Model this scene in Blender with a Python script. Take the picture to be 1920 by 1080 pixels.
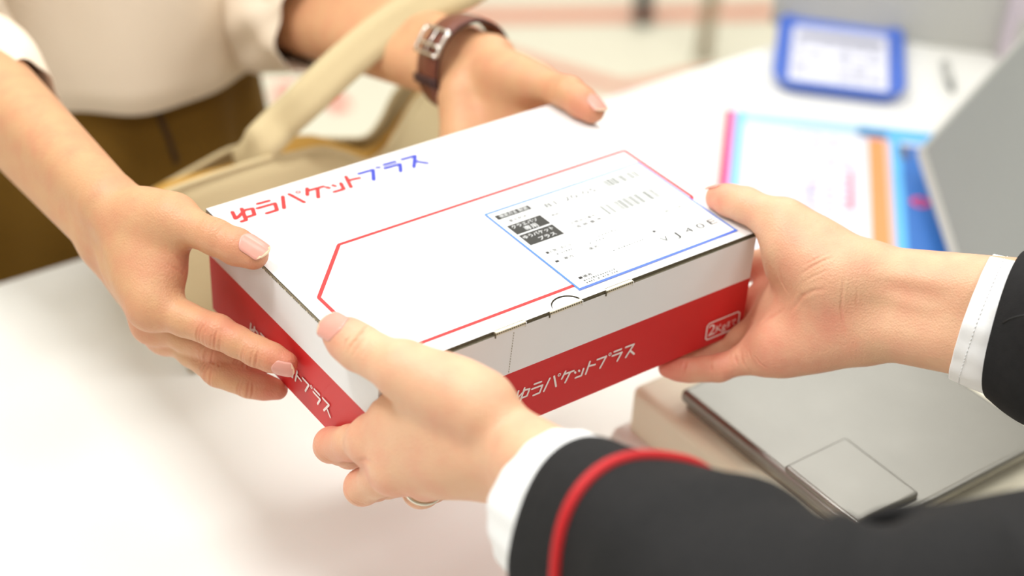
# A parcel is handed over a post-office counter: four hands, box, scale, leaflet, tray.
# World frame: origin at the near left top corner of the parcel, x along its long side,
# y away from the clerk, z up, metres.
import bpy, bmesh, math
import numpy as np
from mathutils import Vector, Matrix
from mathutils.bvhtree import BVHTree

for o in list(bpy.data.objects):
    bpy.data.objects.remove(o, do_unlink=True)
SC = bpy.context.scene
COL = SC.collection

# ------------------------------------------------------------------ camera
F_PX = 3104.1
CR = np.array([[0.81205777, -0.5817135, 0.04660024],
               [-0.29804574, -0.48206458, -0.82388256],
               [0.50172793, 0.65515123, -0.56484152]])      # right, down, forward
CP = np.array([-0.32527264, -0.52351951, 0.47475014])
cam_d = bpy.data.cameras.new('camera')
cam = bpy.data.objects.new('camera', cam_d)
COL.objects.link(cam)
cam_d.sensor_width = 36.0
cam_d.lens = 36.0 * F_PX / 1920.0
cam_d.clip_start = 0.05
M = Matrix.Identity(4)
for i in range(3):
    M[i][0] = CR[0][i]; M[i][1] = -CR[1][i]; M[i][2] = -CR[2][i]; M[i][3] = CP[i]
cam.matrix_world = M
cam_d.dof.use_dof = True
cam_d.dof.focus_distance = 0.838
cam_d.dof.aperture_fstop = 3.5
SC.camera = cam

# ------------------------------------------------------------------ light and exposure
SC.view_settings.view_transform = 'Standard'
SC.view_settings.look = 'None'
SC.view_settings.gamma = 1.0
SC.view_settings.use_curve_mapping = False
SC.view_settings.exposure = 0.0
world = bpy.data.worlds.new('world')
SC.world = world
world.use_nodes = True
bg = world.node_tree.nodes['Background']
bg.inputs[0].default_value = (1.0, 0.955, 0.89, 1)
bg.inputs[1].default_value = 0.42
CEIL_Z = 1.55
LAMPS = [(-0.50, 0.40, 2.0, .40), (-1.0, 1.2, .8, .75), (0.35, 1.2, 1, .75), (0.55, 0.15, .6, .75), (1.6, 1.1, 1, .75), (1.6, -0.3, 1, .75), (-2.2, 0.6, 1, .75),
         (0.55, 2.4, 1.5, .75), (1.85, 2.4, 1.6, .75), (3.15, 2.4, 1.6, .75), (0.2, -1.0, 1.15, .75), (-1.2, -1.0, .7, .75), (1.6, -1.3, .9, .75)]  # lamps behind the clerk are unseen fill, added to brighten the parcel's front
LAMP_W = 8.9
for lx, ly, lw, lsz in LAMPS:
    ld = bpy.data.lights.new('ceiling_and_fill_light', 'AREA')
    ld.shape = 'RECTANGLE'; ld.size = lsz; ld.size_y = lsz * .6
    ld.energy = LAMP_W * lw; ld.color = (0.965, 0.985, 1.0)
    lo = bpy.data.objects.new('ceiling_and_fill_light', ld)
    lo.location = (lx, ly, CEIL_Z - 0.02)
    COL.objects.link(lo)

# ------------------------------------------------------------------ helpers
def ray(x, y):
    return CR.T @ np.array([(x - 960) / F_PX, (y - 540) / F_PX, 1.0])
def D(x, y, d):
    return CP + ray(x, y) * d
def onz(x, y, z):
    r = ray(x, y); return CP + r * (z - CP[2]) / r[2]
def ony(x, y, yy):
    r = ray(x, y); return CP + r * (yy - CP[1]) / r[1]
def A(*v):
    return np.array(v, float)
def unit(v):
    v = np.asarray(v, float); return v / (np.linalg.norm(v) + 1e-12)
def srgb(r, g, b):
    f = lambda c: (c / 255 / 12.92) if c / 255 <= 0.04045 else ((c / 255 + 0.055) / 1.055) ** 2.4
    return (f(r), f(g), f(b), 1.0)

def tag(o, label, cat, group=None):
    o['label'] = label; o['category'] = cat
    if group: o['group'] = group
    return o
def structure(o):
    o['kind'] = 'structure'; return o
def empty(name, loc, label, cat, group=None):
    o = bpy.data.objects.new(name, None); COL.objects.link(o)
    o.location = loc; o.empty_display_size = 0.02
    return tag(o, label, cat, group)
def mesh_obj(name, verts, faces, mats, parent=None, smooth=False, mat_idx=None):
    me = bpy.data.meshes.new(name)
    me.from_pydata([tuple(map(float, v)) for v in verts], [], [tuple(int(i) for i in f) for f in faces])
    for m in (mats if isinstance(mats, (list, tuple)) else [mats]):
        me.materials.append(m)
    if mat_idx is not None:
        me.polygons.foreach_set('material_index', np.asarray(mat_idx, dtype=np.int32))
    if smooth:
        me.polygons.foreach_set('use_smooth', np.ones(len(me.polygons), dtype=bool))
    me.update()
    o = bpy.data.objects.new(name, me); COL.objects.link(o)
    if parent is not None:
        o.parent = parent
        o.matrix_parent_inverse = Matrix.Translation(parent.location).inverted() if parent.parent is None else Matrix.Identity(4)
    return o

class MB:
    """collects shapes; each face keeps a material slot"""
    def __init__(s, lift=1): s.v = []; s.f = []; s.m = []; s.q = 0; s.lift = lift
    def add(s, verts, faces, mi=0):
        n = len(s.v); s.v += [tuple(map(float, v)) for v in verts]
        s.f += [tuple(i + n for i in f) for f in faces]
        s.m += [mi] * len(faces)
        return s
    def frame_box(s, o, ux, uy, uz, mi=0):
        o, ux, uy, uz = map(np.asarray, (o, ux, uy, uz))
        p = [o, o + ux, o + ux + uy, o + uy, o + uz, o + ux + uz, o + ux + uy + uz, o + uy + uz]
        return s.add(p, [(0, 3, 2, 1), (4, 5, 6, 7), (0, 1, 5, 4), (1, 2, 6, 5), (2, 3, 7, 6), (3, 0, 4, 7)], mi)
    def box(s, a, b, mi=0):
        a = np.asarray(a, float); b = np.asarray(b, float); d = b - a
        return s.frame_box(a, (d[0], 0, 0), (0, d[1], 0), (0, 0, d[2]), mi)
    def stroke(s, pts, w, o, ux, uy, mi=0, n=10, closed=False):
        """polyline of width w with round ends, laid on the plane o + a*ux + b*uy"""
        P = [np.asarray(p, float) for p in pts]
        nz = np.cross(ux, uy) * s.lift
        def to(q): return o + ux * q[0] + uy * q[1] + nz * (s.q * 1.2e-6)
        segs = list(zip(P[:-1], P[1:])) + ([(P[-1], P[0])] if closed else [])
        for a, b in segs:
            t = unit(b - a); nn = np.array([-t[1], t[0]]) * w / 2
            s.q += 1
            s.add([to(a - nn), to(b - nn), to(b + nn), to(a + nn)], [(0, 1, 2, 3)], mi)
        for a in P:
            s.q += 1
            c = [to(a + np.array([math.cos(k * 2 * math.pi / n), math.sin(k * 2 * math.pi / n)]) * w / 2) for k in range(n)]
            s.add(c, [tuple(range(n))], mi)
        return s
    def ring2d(s, c, r, w, o, ux, uy, mi=0, n=20):
        pts = [(c[0] + r * math.cos(k * 2 * math.pi / n), c[1] + r * math.sin(k * 2 * math.pi / n)) for k in range(n)]
        return s.stroke(pts, w, o, ux, uy, mi, 6, True)
    def rect2d(s, a, b, o, ux, uy, mi=0):
        to = lambda x, y: o + ux * x + uy * y
        return s.add([to(a[0], a[1]), to(b[0], a[1]), to(b[0], b[1]), to(a[0], b[1])], [(0, 1, 2, 3)], mi)
    def prism(s, poly, o, ux, uy, uz, mi_top=0, mi_side=0):
        n = len(poly)
        lo = [o + ux * p[0] + uy * p[1] for p in poly]; hi = [p + uz for p in lo]
        s.add(lo + hi, [tuple(range(n))[::-1]], mi_side)
        base = len(s.v) - 2 * n
        s.f.append(tuple(base + n + i for i in range(n))); s.m.append(mi_top)
        for i in range(n):
            j = (i + 1) % n
            s.f.append((base + i, base + j, base + n + j, base + n + i)); s.m.append(mi_side)
        return s
    def tube(s, pts, r, n=12, mi=0, closed=False, cap=True):
        P = [np.asarray(p, float) for p in pts]; m = len(P)
        rr = r if hasattr(r, '__len__') else [r] * m
        rings = []; up = None
        for i in range(m):
            a = P[(i - 1) % m] if (closed or i > 0) else P[i]; b = P[(i + 1) % m] if (closed or i < m - 1) else P[i]
            t = unit(b - a)
            if up is None:
                up = unit(np.cross(t, (0.3, 0.1, 1.0)))
            u = unit(up - t * (up @ t)); w = np.cross(t, u); up = u
            rings.append([P[i] + rr[i] * (u * math.cos(k * 2 * math.pi / n) + w * math.sin(k * 2 * math.pi / n)) for k in range(n)])
        f = []
        for i in range(m if closed else m - 1):
            j = (i + 1) % m
            for k in range(n):
                l = (k + 1) % n
                f.append((i * n + k, i * n + l, j * n + l, j * n + k))
        if cap and not closed:
            f.append(tuple(range(n))[::-1]); f.append(tuple((m - 1) * n + k for k in range(n)))
        return s.add([p for q in rings for p in q], f, mi)
    def build(s, name, mats, parent=None, smooth=False):
        return mesh_obj(name, s.v, s.f, mats, parent, smooth, s.m)

def bevel(o, w, seg=3, ang=40):
    m = o.modifiers.new('edge', 'BEVEL'); m.width = w; m.segments = seg
    m.limit_method = 'ANGLE'; m.angle_limit = math.radians(ang)
    return o

def text_tris(body, font_scale=1.0):
    """2D triangles of a line of text, in units of its font size"""
    cu = bpy.data.curves.new('txt', 'FONT'); cu.body = body; cu.size = 1.0; cu.resolution_u = 3
    ob = bpy.data.objects.new('txt', cu); COL.objects.link(ob)
    dg = bpy.context.evaluated_depsgraph_get(); dg.update()
    me = bpy.data.meshes.new_from_object(ob.evaluated_get(dg))
    v = [tuple(p.co)[:2] for p in me.vertices]; f = [tuple(p.vertices) for p in me.polygons]
    bpy.data.objects.remove(ob); bpy.data.curves.remove(cu); bpy.data.meshes.remove(me)
    return v, f
def put_text(mb, body, o, ux, uy, size, mi, width=None):
    v, f = text_tris(body)
    if not v: return
    xs = [p[0] for p in v]; sx = size
    if width: sx = width / (max(xs) - min(xs))
    mb.add([o + ux * ((p[0] - min(xs)) * sx) + uy * (p[1] * size) for p in v], f, mi)

# ------------------------------------------------------------------ materials
def material(name, col, rough=0.5, metal=0.0, spec=0.5, noise=None, bump=None, sss=None, coat=0.0):
    m = bpy.data.materials.new(name); m.use_nodes = True
    nt = m.node_tree; b = nt.nodes['Principled BSDF']
    b.inputs['Base Color'].default_value = col
    b.inputs['Roughness'].default_value = rough
    b.inputs['Metallic'].default_value = metal
    b.inputs['Specular IOR Level'].default_value = spec
    b.inputs['Coat Weight'].default_value = coat
    tc = nt.nodes.new('ShaderNodeTexCoord')
    if noise:
        sc, amt = noise
        n = nt.nodes.new('ShaderNodeTexNoise'); n.inputs['Scale'].default_value = sc; n.inputs['Detail'].default_value = 4
        nt.links.new(tc.outputs['Object'], n.inputs['Vector'])
        mx = nt.nodes.new('ShaderNodeMix'); mx.data_type = 'RGBA'
        mx.inputs['A'].default_value = tuple(c * (1 - amt) for c in col[:3]) + (1,)
        mx.inputs['B'].default_value = tuple(min(1, c * (1 + amt)) for c in col[:3]) + (1,)
        nt.links.new(n.outputs['Fac'], mx.inputs['Factor'])
        nt.links.new(mx.outputs['Result'], b.inputs['Base Color'])
    if bump:
        sc, st, dist = bump
        n2 = nt.nodes.new('ShaderNodeTexNoise'); n2.inputs['Scale'].default_value = sc; n2.inputs['Detail'].default_value = 3
        nt.links.new(tc.outputs['Object'], n2.inputs['Vector'])
        bp = nt.nodes.new('ShaderNodeBump'); bp.inputs['Strength'].default_value = st; bp.inputs['Distance'].default_value = dist
        nt.links.new(n2.outputs['Fac'], bp.inputs['Height'])
        nt.links.new(bp.outputs['Normal'], b.inputs['Normal'])
    if sss:
        w, rad, sc = sss
        b.inputs['Subsurface Weight'].default_value = w
        b.inputs['Subsurface Radius'].default_value = rad
        b.inputs['Subsurface Scale'].default_value = sc
    return m

def skin_material(name, base, red):
    """skin whose redness comes from the mesh attribute 'blush' and whose pores come from noise"""
    m = material(name, base, rough=0.46, spec=0.4, sss=(0.12, (1.0, 0.4, 0.22), 0.003))
    nt = m.node_tree; b = nt.nodes['Principled BSDF']; tc = nt.nodes.new('ShaderNodeTexCoord')
    at = nt.nodes.new('ShaderNodeAttribute'); at.attribute_name = 'blush'
    n = nt.nodes.new('ShaderNodeTexNoise'); n.inputs['Scale'].default_value = 70; n.inputs['Detail'].default_value = 5
    nt.links.new(tc.outputs['Object'], n.inputs['Vector'])
    ma = nt.nodes.new('ShaderNodeMath'); ma.operation = 'MULTIPLY_ADD'
    nt.links.new(n.outputs['Fac'], ma.inputs[0]); ma.inputs[1].default_value = 1.0; ma.inputs[2].default_value = -0.40
    ad = nt.nodes.new('ShaderNodeMath'); ad.operation = 'ADD'; ad.use_clamp = True
    nt.links.new(ma.outputs[0], ad.inputs[0]); nt.links.new(at.outputs['Fac'], ad.inputs[1])
    mx = nt.nodes.new('ShaderNodeMix'); mx.data_type = 'RGBA'
    mx.inputs['A'].default_value = base; mx.inputs['B'].default_value = red
    nt.links.new(ad.outputs[0], mx.inputs['Factor'])
    nt.links.new(mx.outputs['Result'], b.inputs['Base Color'])
    v = nt.nodes.new('ShaderNodeTexVoronoi'); v.inputs['Scale'].default_value = 900
    n3 = nt.nodes.new('ShaderNodeTexNoise'); n3.inputs['Scale'].default_value = 350; n3.inputs['Detail'].default_value = 4
    nt.links.new(tc.outputs['Object'], v.inputs['Vector']); nt.links.new(tc.outputs['Object'], n3.inputs['Vector'])
    s2 = nt.nodes.new('ShaderNodeMath'); s2.operation = 'ADD'
    nt.links.new(v.outputs['Distance'], s2.inputs[0]); nt.links.new(n3.outputs['Fac'], s2.inputs[1])
    bp = nt.nodes.new('ShaderNodeBump'); bp.inputs['Strength'].default_value = 0.35; bp.inputs['Distance'].default_value = 0.0005
    nt.links.new(s2.outputs[0], bp.inputs['Height']); nt.links.new(bp.outputs['Normal'], b.inputs['Normal'])
    return m

M_card_white = material('white_cardboard', srgb(236, 234, 233), 0.55, noise=(60, 0.012), bump=(900, 0.06, 0.0003))
M_card_red = material('red_printed_cardboard', srgb(205, 32, 34), 0.5, noise=(40, 0.03), bump=(900, 0.06, 0.0003))
M_kraft = material('kraft_edge', srgb(150, 138, 112), 0.85, noise=(500, 0.35))
M_kraft_dark = material('kraft_flute_gap', srgb(96, 88, 68), 0.9, noise=(900, 0.5))
M_cream_edge = material('pale_cut_edge', srgb(232, 222, 196), 0.8, noise=(400, 0.1))
M_ink_red = material('red_ink', srgb(206, 38, 38), 0.5)
M_ink_blue = material('blue_ink', srgb(44, 58, 182), 0.5)
M_ink_lblue = material('light_blue_ink', srgb(70, 128, 226), 0.5)
M_ink_white = material('white_ink', srgb(240, 225, 220), 0.5)
M_ink_black = material('black_thermal_ink', srgb(48, 46, 41), 0.6)
M_ink_grey = material('faded_thermal_ink', srgb(98, 102, 95), 0.6)
M_paper = material('label_paper', srgb(248, 248, 246), 0.45)
M_counter = material('white_counter_laminate', srgb(237, 235, 228), 0.35, spec=0.35, noise=(3, 0.012))
M_counter_side = material('cream_counter_panel', srgb(225, 214, 190), 0.5)
M_floor = material('cream_floor', srgb(240, 234, 212), 0.4, noise=(2, 0.02))
M_wall = material('warm_white_wall', srgb(236, 234, 230), 0.7, noise=(4, 0.015))
M_pink = material('salmon_floor_tape', srgb(232, 160, 134), 0.5, noise=(6, 0.05))
M_redmark = material('red_floor_mark', srgb(238, 62, 52), 0.5)
M_skin_a = skin_material('warm_tan_skin', srgb(210, 160, 118), srgb(206, 120, 96))
M_skin_b = skin_material('fair_skin', srgb(229, 181, 145), srgb(224, 136, 114))
M_nail = material('nail_plate', srgb(222, 158, 142), 0.25, spec=0.5, noise=(120, 0.05), sss=(0.2, (1, .4, .3), .002))
M_nail_tip = material('nail_free_edge', srgb(236, 206, 172), 0.3)
M_black = material('charcoal_suit_cloth', srgb(38, 37, 37), 0.85, spec=0.2, noise=(200, 0.18), bump=(1400, 0.25, 0.0006))
M_shirt = material('white_shirt_cotton', srgb(246, 245, 244), 0.75, spec=0.2, noise=(30, 0.01), bump=(700, 0.12, 0.0006))
M_thread = material('white_thread', srgb(242, 241, 240), 0.8)
M_pipe = material('red_piping', srgb(196, 22, 28), 0.6)
M_blouse = material('beige_blouse', srgb(242, 225, 203), 0.85, spec=0.2, noise=(14, 0.03), bump=(500, 0.1, 0.0006))
M_skirt = material('olive_brown_skirt', srgb(112, 80, 24), 0.85, spec=0.2, noise=(12, 0.08), bump=(600, 0.15, 0.0006))
M_seam = material('dark_brown_seam', srgb(66, 42, 16), 0.9)
M_loop = material('grey_blue_belt_loop', srgb(84, 84, 74), 0.8)
M_tote = material('natural_canvas', srgb(206, 187, 146), 0.9, spec=0.15, noise=(20, 0.04), bump=(420, 0.2, 0.0006))
M_tote_shade = material('ochre_tote_inner_shading', srgb(206, 158, 74), 0.85)  # colour stands in for the shading deep inside the tote
M_leather = material('brown_leather', srgb(112, 56, 34), 0.45, noise=(160, 0.2), bump=(300, 0.2, 0.0006))
M_leather_in = material('tan_leather_lining', srgb(150, 88, 44), 0.6, noise=(120, 0.1))
M_leather_edge = material('dark_leather_edge', srgb(58, 26, 22), 0.6)
M_chrome = material('polished_steel', srgb(224, 220, 212), 0.18, metal=1.0)
M_ring = material('white_gold', srgb(214, 206, 190), 0.2, metal=1.0)
M_steel = material('brushed_steel', srgb(142, 139, 132), 0.36, metal=1.0, noise=(26, 0.09))
M_scale = material('cream_scale_plastic', srgb(240, 231, 206), 0.5, noise=(20, 0.02))
M_scale_side = material('pale_grey_scale_plastic', srgb(238, 234, 228), 0.5)
M_scale_gap = material('grey_rubber_seal', srgb(150, 140, 126), 0.8)
M_blue = material('blue_plastic_tray', srgb(74, 112, 206), 0.35, noise=(10, 0.05))
M_tray_paper = material('tray_card', srgb(226, 226, 238), 0.5)
M_tray_ink = material('grey_tray_print', srgb(158, 158, 172), 0.6)
M_leaf = material('leaflet_paper', srgb(226, 224, 232), 0.4)
M_leaf_red = material('leaflet_red', srgb(232, 44, 84), 0.4)
M_leaf_violet = material('leaflet_violet', srgb(206, 140, 224), 0.4)
M_leaf_cyan = material('leaflet_cyan', srgb(98, 200, 236), 0.4)
M_leaf_pale = material('leaflet_pale_blue', srgb(172, 208, 228), 0.4)
M_leaf_orange = material('leaflet_orange', srgb(238, 152, 92), 0.4)
M_leaf_peach = material('leaflet_peach', srgb(226, 190, 182), 0.4)
M_leaf_sky = material('leaflet_sky_blue', srgb(98, 184, 240), 0.4)
M_leaf_deep = material('leaflet_deep_blue', srgb(52, 112, 190), 0.4)
M_leaf_dark = material('leaflet_grey_pill', srgb(92, 98, 124), 0.5)
M_leaf_ink = material('leaflet_pale_ink', srgb(176, 166, 202), 0.5)
M_leaf_rose = material('leaflet_rose_ink', srgb(210, 130, 156), 0.5)
M_panel = material('grey_plastic_panel', srgb(140, 142, 138), 0.55, noise=(5, 0.03))
M_panel_edge = material('light_grey_bezel', srgb(188, 187, 180), 0.5)
M_screen = material('light_grey_partition', srgb(196, 195, 188), 0.6, noise=(3, 0.02))
M_lilac = material('lilac_grey_plastic', srgb(204, 192, 200), 0.5)
M_grey = material('grey_painted_metal', srgb(176, 168, 146), 0.5)
M_rubber = material('black_rubber', srgb(28, 28, 28), 0.6)
M_lamp = material('lamp_housing', srgb(230, 230, 226), 0.6)

#==STRUCTURE==
# ------------------------------------------------------------------ room
COUNTER_Z = -0.22
FLOOR_Z = -1.17
structure(MB().box((-3.2, -2.6, FLOOR_Z - 0.1), (5.2, 5.0, FLOOR_Z)).build('floor', M_floor))
structure(MB().box((-3.2, 5.0, FLOOR_Z - 0.1), (5.2, 5.1, CEIL_Z)).build('wall_back', M_wall))
structure(MB().box((5.2, -2.6, FLOOR_Z - 0.1), (5.3, 5.1, CEIL_Z)).build('wall_right', M_wall))
structure(MB().box((-3.2, -2.7, FLOOR_Z - 0.1), (5.2, -2.6, CEIL_Z)).build('wall_front', M_wall))
structure(MB().box((-3.3, -2.7, FLOOR_Z - 0.1), (-3.2, 5.1, CEIL_Z)).build('wall_left', M_wall))
structure(MB().box((-3.3, -2.7, CEIL_Z), (5.3, 5.1, CEIL_Z + 0.1)).build('ceiling', M_wall))

def floor_strip(pts, w, mat):
    """flat coloured tape on the floor along px-traced points"""
    P = [onz(x, y, FLOOR_Z + 0.002) for x, y in pts]
    v = []; f = []
    for i, p in enumerate(P):
        t = unit(P[min(i + 1, len(P) - 1)] - P[max(i - 1, 0)]); n = np.array([-t[1], t[0], 0])
        v += [p - n * w / 2, p + n * w / 2]
    for i in range(len(P) - 1):
        f.append((2 * i, 2 * i + 1, 2 * i + 3, 2 * i + 2))
    return structure(mesh_obj('trim_1', v, f, mat))
floor_strip([(760, 30), (960, 29), (1200, 26), (1480, 20), (1700, 14)], 0.075, M_pink)
floor_strip([(900, 85), (985, 112), (1060, 134), (1120, 152), (1165, 164), (1215, 160), (1300, 140), (1420, 128)], 0.05, M_pink)
floor_strip([(490, 130), (512, 95), (540, 55)], 0.14, M_redmark)
floor_strip([(528, 168), (548, 186)], 0.05, M_redmark)
floor_strip([(618, 196), (648, 190)], 0.05, M_redmark)

# counter: worktop and cream front panel
ct = empty('service_counter', (0.2, -0.1, FLOOR_Z), 'long white laminate service counter running under the parcel and scale', 'counter')
bevel(MB().box((-1.3, -0.27, COUNTER_Z - 0.035), (1.9, 0.486, COUNTER_Z)).build('worktop', M_counter, ct), 0.004)
MB().box((-1.25, -0.22, FLOOR_Z), (1.85, 0.42, COUNTER_Z - 0.035)).build('base_cabinet', M_counter_side, ct)

#==BOX==
# ------------------------------------------------------------------ parcel
BL, BW, BH = 0.24, 0.175, 0.0655
# letter strokes in fractions of the word's width and height: polylines, then small circles
LOGO = {
 'yu': ([[(0.024, 0.95), (0.010, 0.36), (0.024, 0.40), (0.078, 0.80), (0.114, 0.74), (0.096, 0.20), (0.055, 0.20)], [(0.072, 0.99), (0.044, 0.0), (0.022, -0.01)]], []),
 'u': ([[(0.152, 0.981), (0.208, 0.95)], [(0.134, 0.629), (0.220, 0.60), (0.200, 0.02), (0.148, 0.02)]], []),
 'pa': ([[(0.278, 0.948), (0.235, 0.007)], [(0.313, 0.973), (0.336, -0.015)]], [(0.356, 0.92)]),
 'ke': ([[(0.407, 0.998), (0.379, 0.46)], [(0.404, 0.790), (0.478, 0.755)], [(0.448, 0.752), (0.411, 0.011)]], []),
 'tsu': ([[(0.488, 0.60), (0.494, 0.50)], [(0.521, 0.60), (0.527, 0.50)], [(0.561, 0.58), (0.547, 0.04), (0.497, 0.05)]], []),
 'to': ([[(0.612, 0.992), (0.584, 0.02)], [(0.609, 0.616), (0.659, 0.54)]], []),
 'pu': ([[(0.676, 0.90), (0.752, 0.872), (0.706, 0.03)]], [(0.783, 0.93)]),
 'ra': ([[(0.819, 1.0), (0.880, 0.98)], [(0.806, 0.68), (0.888, 0.655), (0.854, 0.04)]], []),
 'su': ([[(0.918, 0.98), (0.991, 0.96), (0.928, 0.05)], [(0.963, 0.50), (1.002, 0.038)]], []),
}
def logo(mb, o, ux, uy, width, height, mi_a, mi_b, w=0.16):
    for q, (polys, circ) in enumerate(LOGO.values()):
        mi = mi_a if q < 6 else mi_b
        for pl in polys:
            mb.stroke([(p[0] * width, p[1] * height) for p in pl], w * height, o, ux, uy, mi)
        for c in circ:
            mb.ring2d((c[0] * width, c[1] * height), .105 * height, .075 * height, o, ux, uy, mi)

EX, EY, EZ = A(1, 0, 0), A(0, 1, 0), A(0, 0, 1)
E_ = 0.00012
box_thing = empty('cardboard_box', (0.12, 0.0875, -BH), 'white and red cardboard parcel box held level between the four hands', 'box')
# carton walls: white band above, red below
STRIPE = -0.0292
cb = MB()
LT = 0.0020      # lid thickness
for z0, z1, mi in ((-BH, STRIPE, 1), (STRIPE, -LT, 0)):
    for q in ([(0, 0), (BL, 0)], [(BL, 0), (BL, BW)], [(BL, BW), (0, BW)], [(0, BW), (0, 0)]):
        (xa, ya), (xb, yb) = q
        cb.add([(xa, ya, z0), (xb, yb, z0), (xb, yb, z1), (xa, ya, z1)], [(0, 1, 2, 3)], mi)
cb.add([(0, 0, -BH), (0, BW, -BH), (BL, BW, -BH), (BL, 0, -BH)], [(0, 1, 2, 3)], 1)
cb.add([(0, 0, -LT), (BL, 0, -LT), (BL, BW, -LT), (0, BW, -LT)], [(0, 1, 2, 3)], 3)
# kraft rim line under the lid on the left side, fluting specks on it
for k in range(120):
    y = BW * (k + .5) / 120
    cb.box((-0.0002, y, -LT - .0006), (0.0004, y + BW / 240, -LT + .0002), 3 if k % 5 else 5)
cb.add([(-.00025, .0012, -LT + .0001), (-.00025, BW, -LT + .0001), (-.00025, BW, -.0003), (-.00025, .0012, -.0003)], [(0, 3, 2, 1)], 4)
# front fold tabs: the wall comes up flush with the lid there
TABS = [(0.0672, 0.0852), (0.1003, 0.1205), (0.1362, 0.1534)]
for a, b in TABS:
    cb.box((a, -0.0003, -LT), (b, 0.0016, -0.0001), 5)
    for k in range(14):
        x = a + (b - a) * (k + .3) / 14
        cb.box((x, -0.0005, -0.0013), (x + (b - a) / 24, -0.0002, -0.0006), 3)
    cb.box((a - .0005, -.0006, -.0032), (a, .0014, -.0004), 3)
    cb.box((b, -.0006, -.0032), (b + .0004, .0014, -.0004), 0)
# perforation on the front wall
for k in range(16):
    z = -0.004 - k * 0.00155
    cb.box((0.0782 - k * .00012, -0.00022, z - .0009), (0.07845 - k * .00012, 0.0, z), 4)
# front logo, weight mark, side logo
logo(cb, A(0.0815, -E_ * 2, -0.0497), EX, EZ, 0.0780, 0.0074, 2, 2, w=.155)
logo(cb, A(-E_ * 2, 0.1300, -0.0545), -EY, EZ, 0.0850, 0.0078, 2, 2, w=.165)
wm = [(.0, .0014), (.0014, 0), (.0226, 0), (.024, .0014), (.024, .0096), (.0226, .011), (.0014, .011), (0, .0096)]
cb.stroke(wm, .0009, A(0.2115, -E_ * 2, -0.0606), EX, EZ, 2, 8, True)
put_text(cb, '2', A(0.2132, -E_ * 2, -0.0588), EX, EZ, .0105, 2, .0052)
put_text(cb, 'Kg', A(0.2190, -E_ * 2, -0.0584), EX, EZ, .0068, 2, .0074)
put_text(cb, 'まで', A(0.2270, -E_ * 2, -0.0580), EX, EZ, .0052, 2, .0068)
carton = cb.build('carton', [M_card_white, M_card_red, M_ink_white, M_kraft_dark, M_kraft, M_cream_edge], box_thing)

# lid: panel with a notched front edge and a thumb-cut
arc = [(0.1118 + 0.0088 * math.cos(t), 0.0004 + 0.0080 * math.sin(t)) for t in np.linspace(0.02, math.pi - .02, 22)]
poly = [(0, 0.0012), (0.0667, 0.0014)]
for a, b in TABS:
    if a == 0.1003:
        poly += [(0.1003, 0.0004)] + arc[::-1] + [(b, 0.0004)]
    else:
        poly += [(a, 0.0004), (a, 0.0018), (b, 0.0018), (b, 0.0004)]
def wavy(poly_):
    return poly_
poly += [(0.1538, 0.0014), (BL, 0.0010), (BL, BW), (0, BW)]
lb = MB()
lb.prism(poly, A(0, 0, -LT), EX, EY, EZ * LT, 0, 1)
# hexagon frame, red
hexa = [(0.0092, 0.0122), (0.0092, 0.0710), (0.0425, 0.1075), (0.2345, 0.1075), (0.2345, 0.0475), (0.2010, 0.0122)]
lb.stroke(hexa, 0.0021, A(0, 0, E_), EX, EY, 2, 4, True)
logo(lb, A(0.0075, 0.1538, E_), EX, EY, 0.1205, 0.0115, 2, 3, w=0.205)
lb.build('lid', [M_card_white, M_kraft_dark, M_ink_red, M_ink_blue], box_thing)
# pressed-down thumb flap inside the cut
fl = [(0.1118 + 0.0082 * math.cos(t), 0.0004 + 0.0073 * math.sin(t)) for t in np.linspace(0.0, math.pi, 20)]
MB().prism([(0.1036, -0.0002), (0.12, -0.0002)] + fl, A(0, 0, -LT), EX, EY, EZ * (LT - .0005), 0, 1).build('thumb_flap', [M_card_white, M_kraft], box_thing)

# shipping label
sl = MB()
LX0, LX1, LY0, LY1 = 0.1248, 0.2318, 0.0077, 0.0915
sl.prism([(LX0, LY0), (LX1, LY0), (LX1, LY1), (LX0, LY1)], A(0, 0, E_ * 1.2), EX, EY, EZ * E_, 0, 0)
LO = A(LX0, LY0, E_ * 3.2); W_, H_ = LX1 - LX0, LY1 - LY0
sl.stroke([(0, 0), (W_, 0)], .0017, LO, EX, EY, 2); sl.stroke([(0, 0), (0, H_)], .0012, LO, EX, EY, 3)
sl.stroke([(0, H_), (W_, H_)], .0013, LO, EX, EY, 3); sl.stroke([(W_, 0), (W_, H_)], .0011, LO, EX, EY, 3)
def lab(x, y): return A(x, y, E_ * 3.2)
T_ = EZ * E_ * .8
def row(x, y, n, w, h, gap, mi=4, seed=1):
    rg = np.random.default_rng(seed)
    for k in range(n):
        if rg.random() < .12: continue
        sl.rect2d((x + k * (w + gap), y), (x + k * (w + gap) + w * rg.uniform(.55, 1), y + h * rg.uniform(.6, 1)), A(0, 0, E_ * 3.2), EX, EY, mi)
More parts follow.
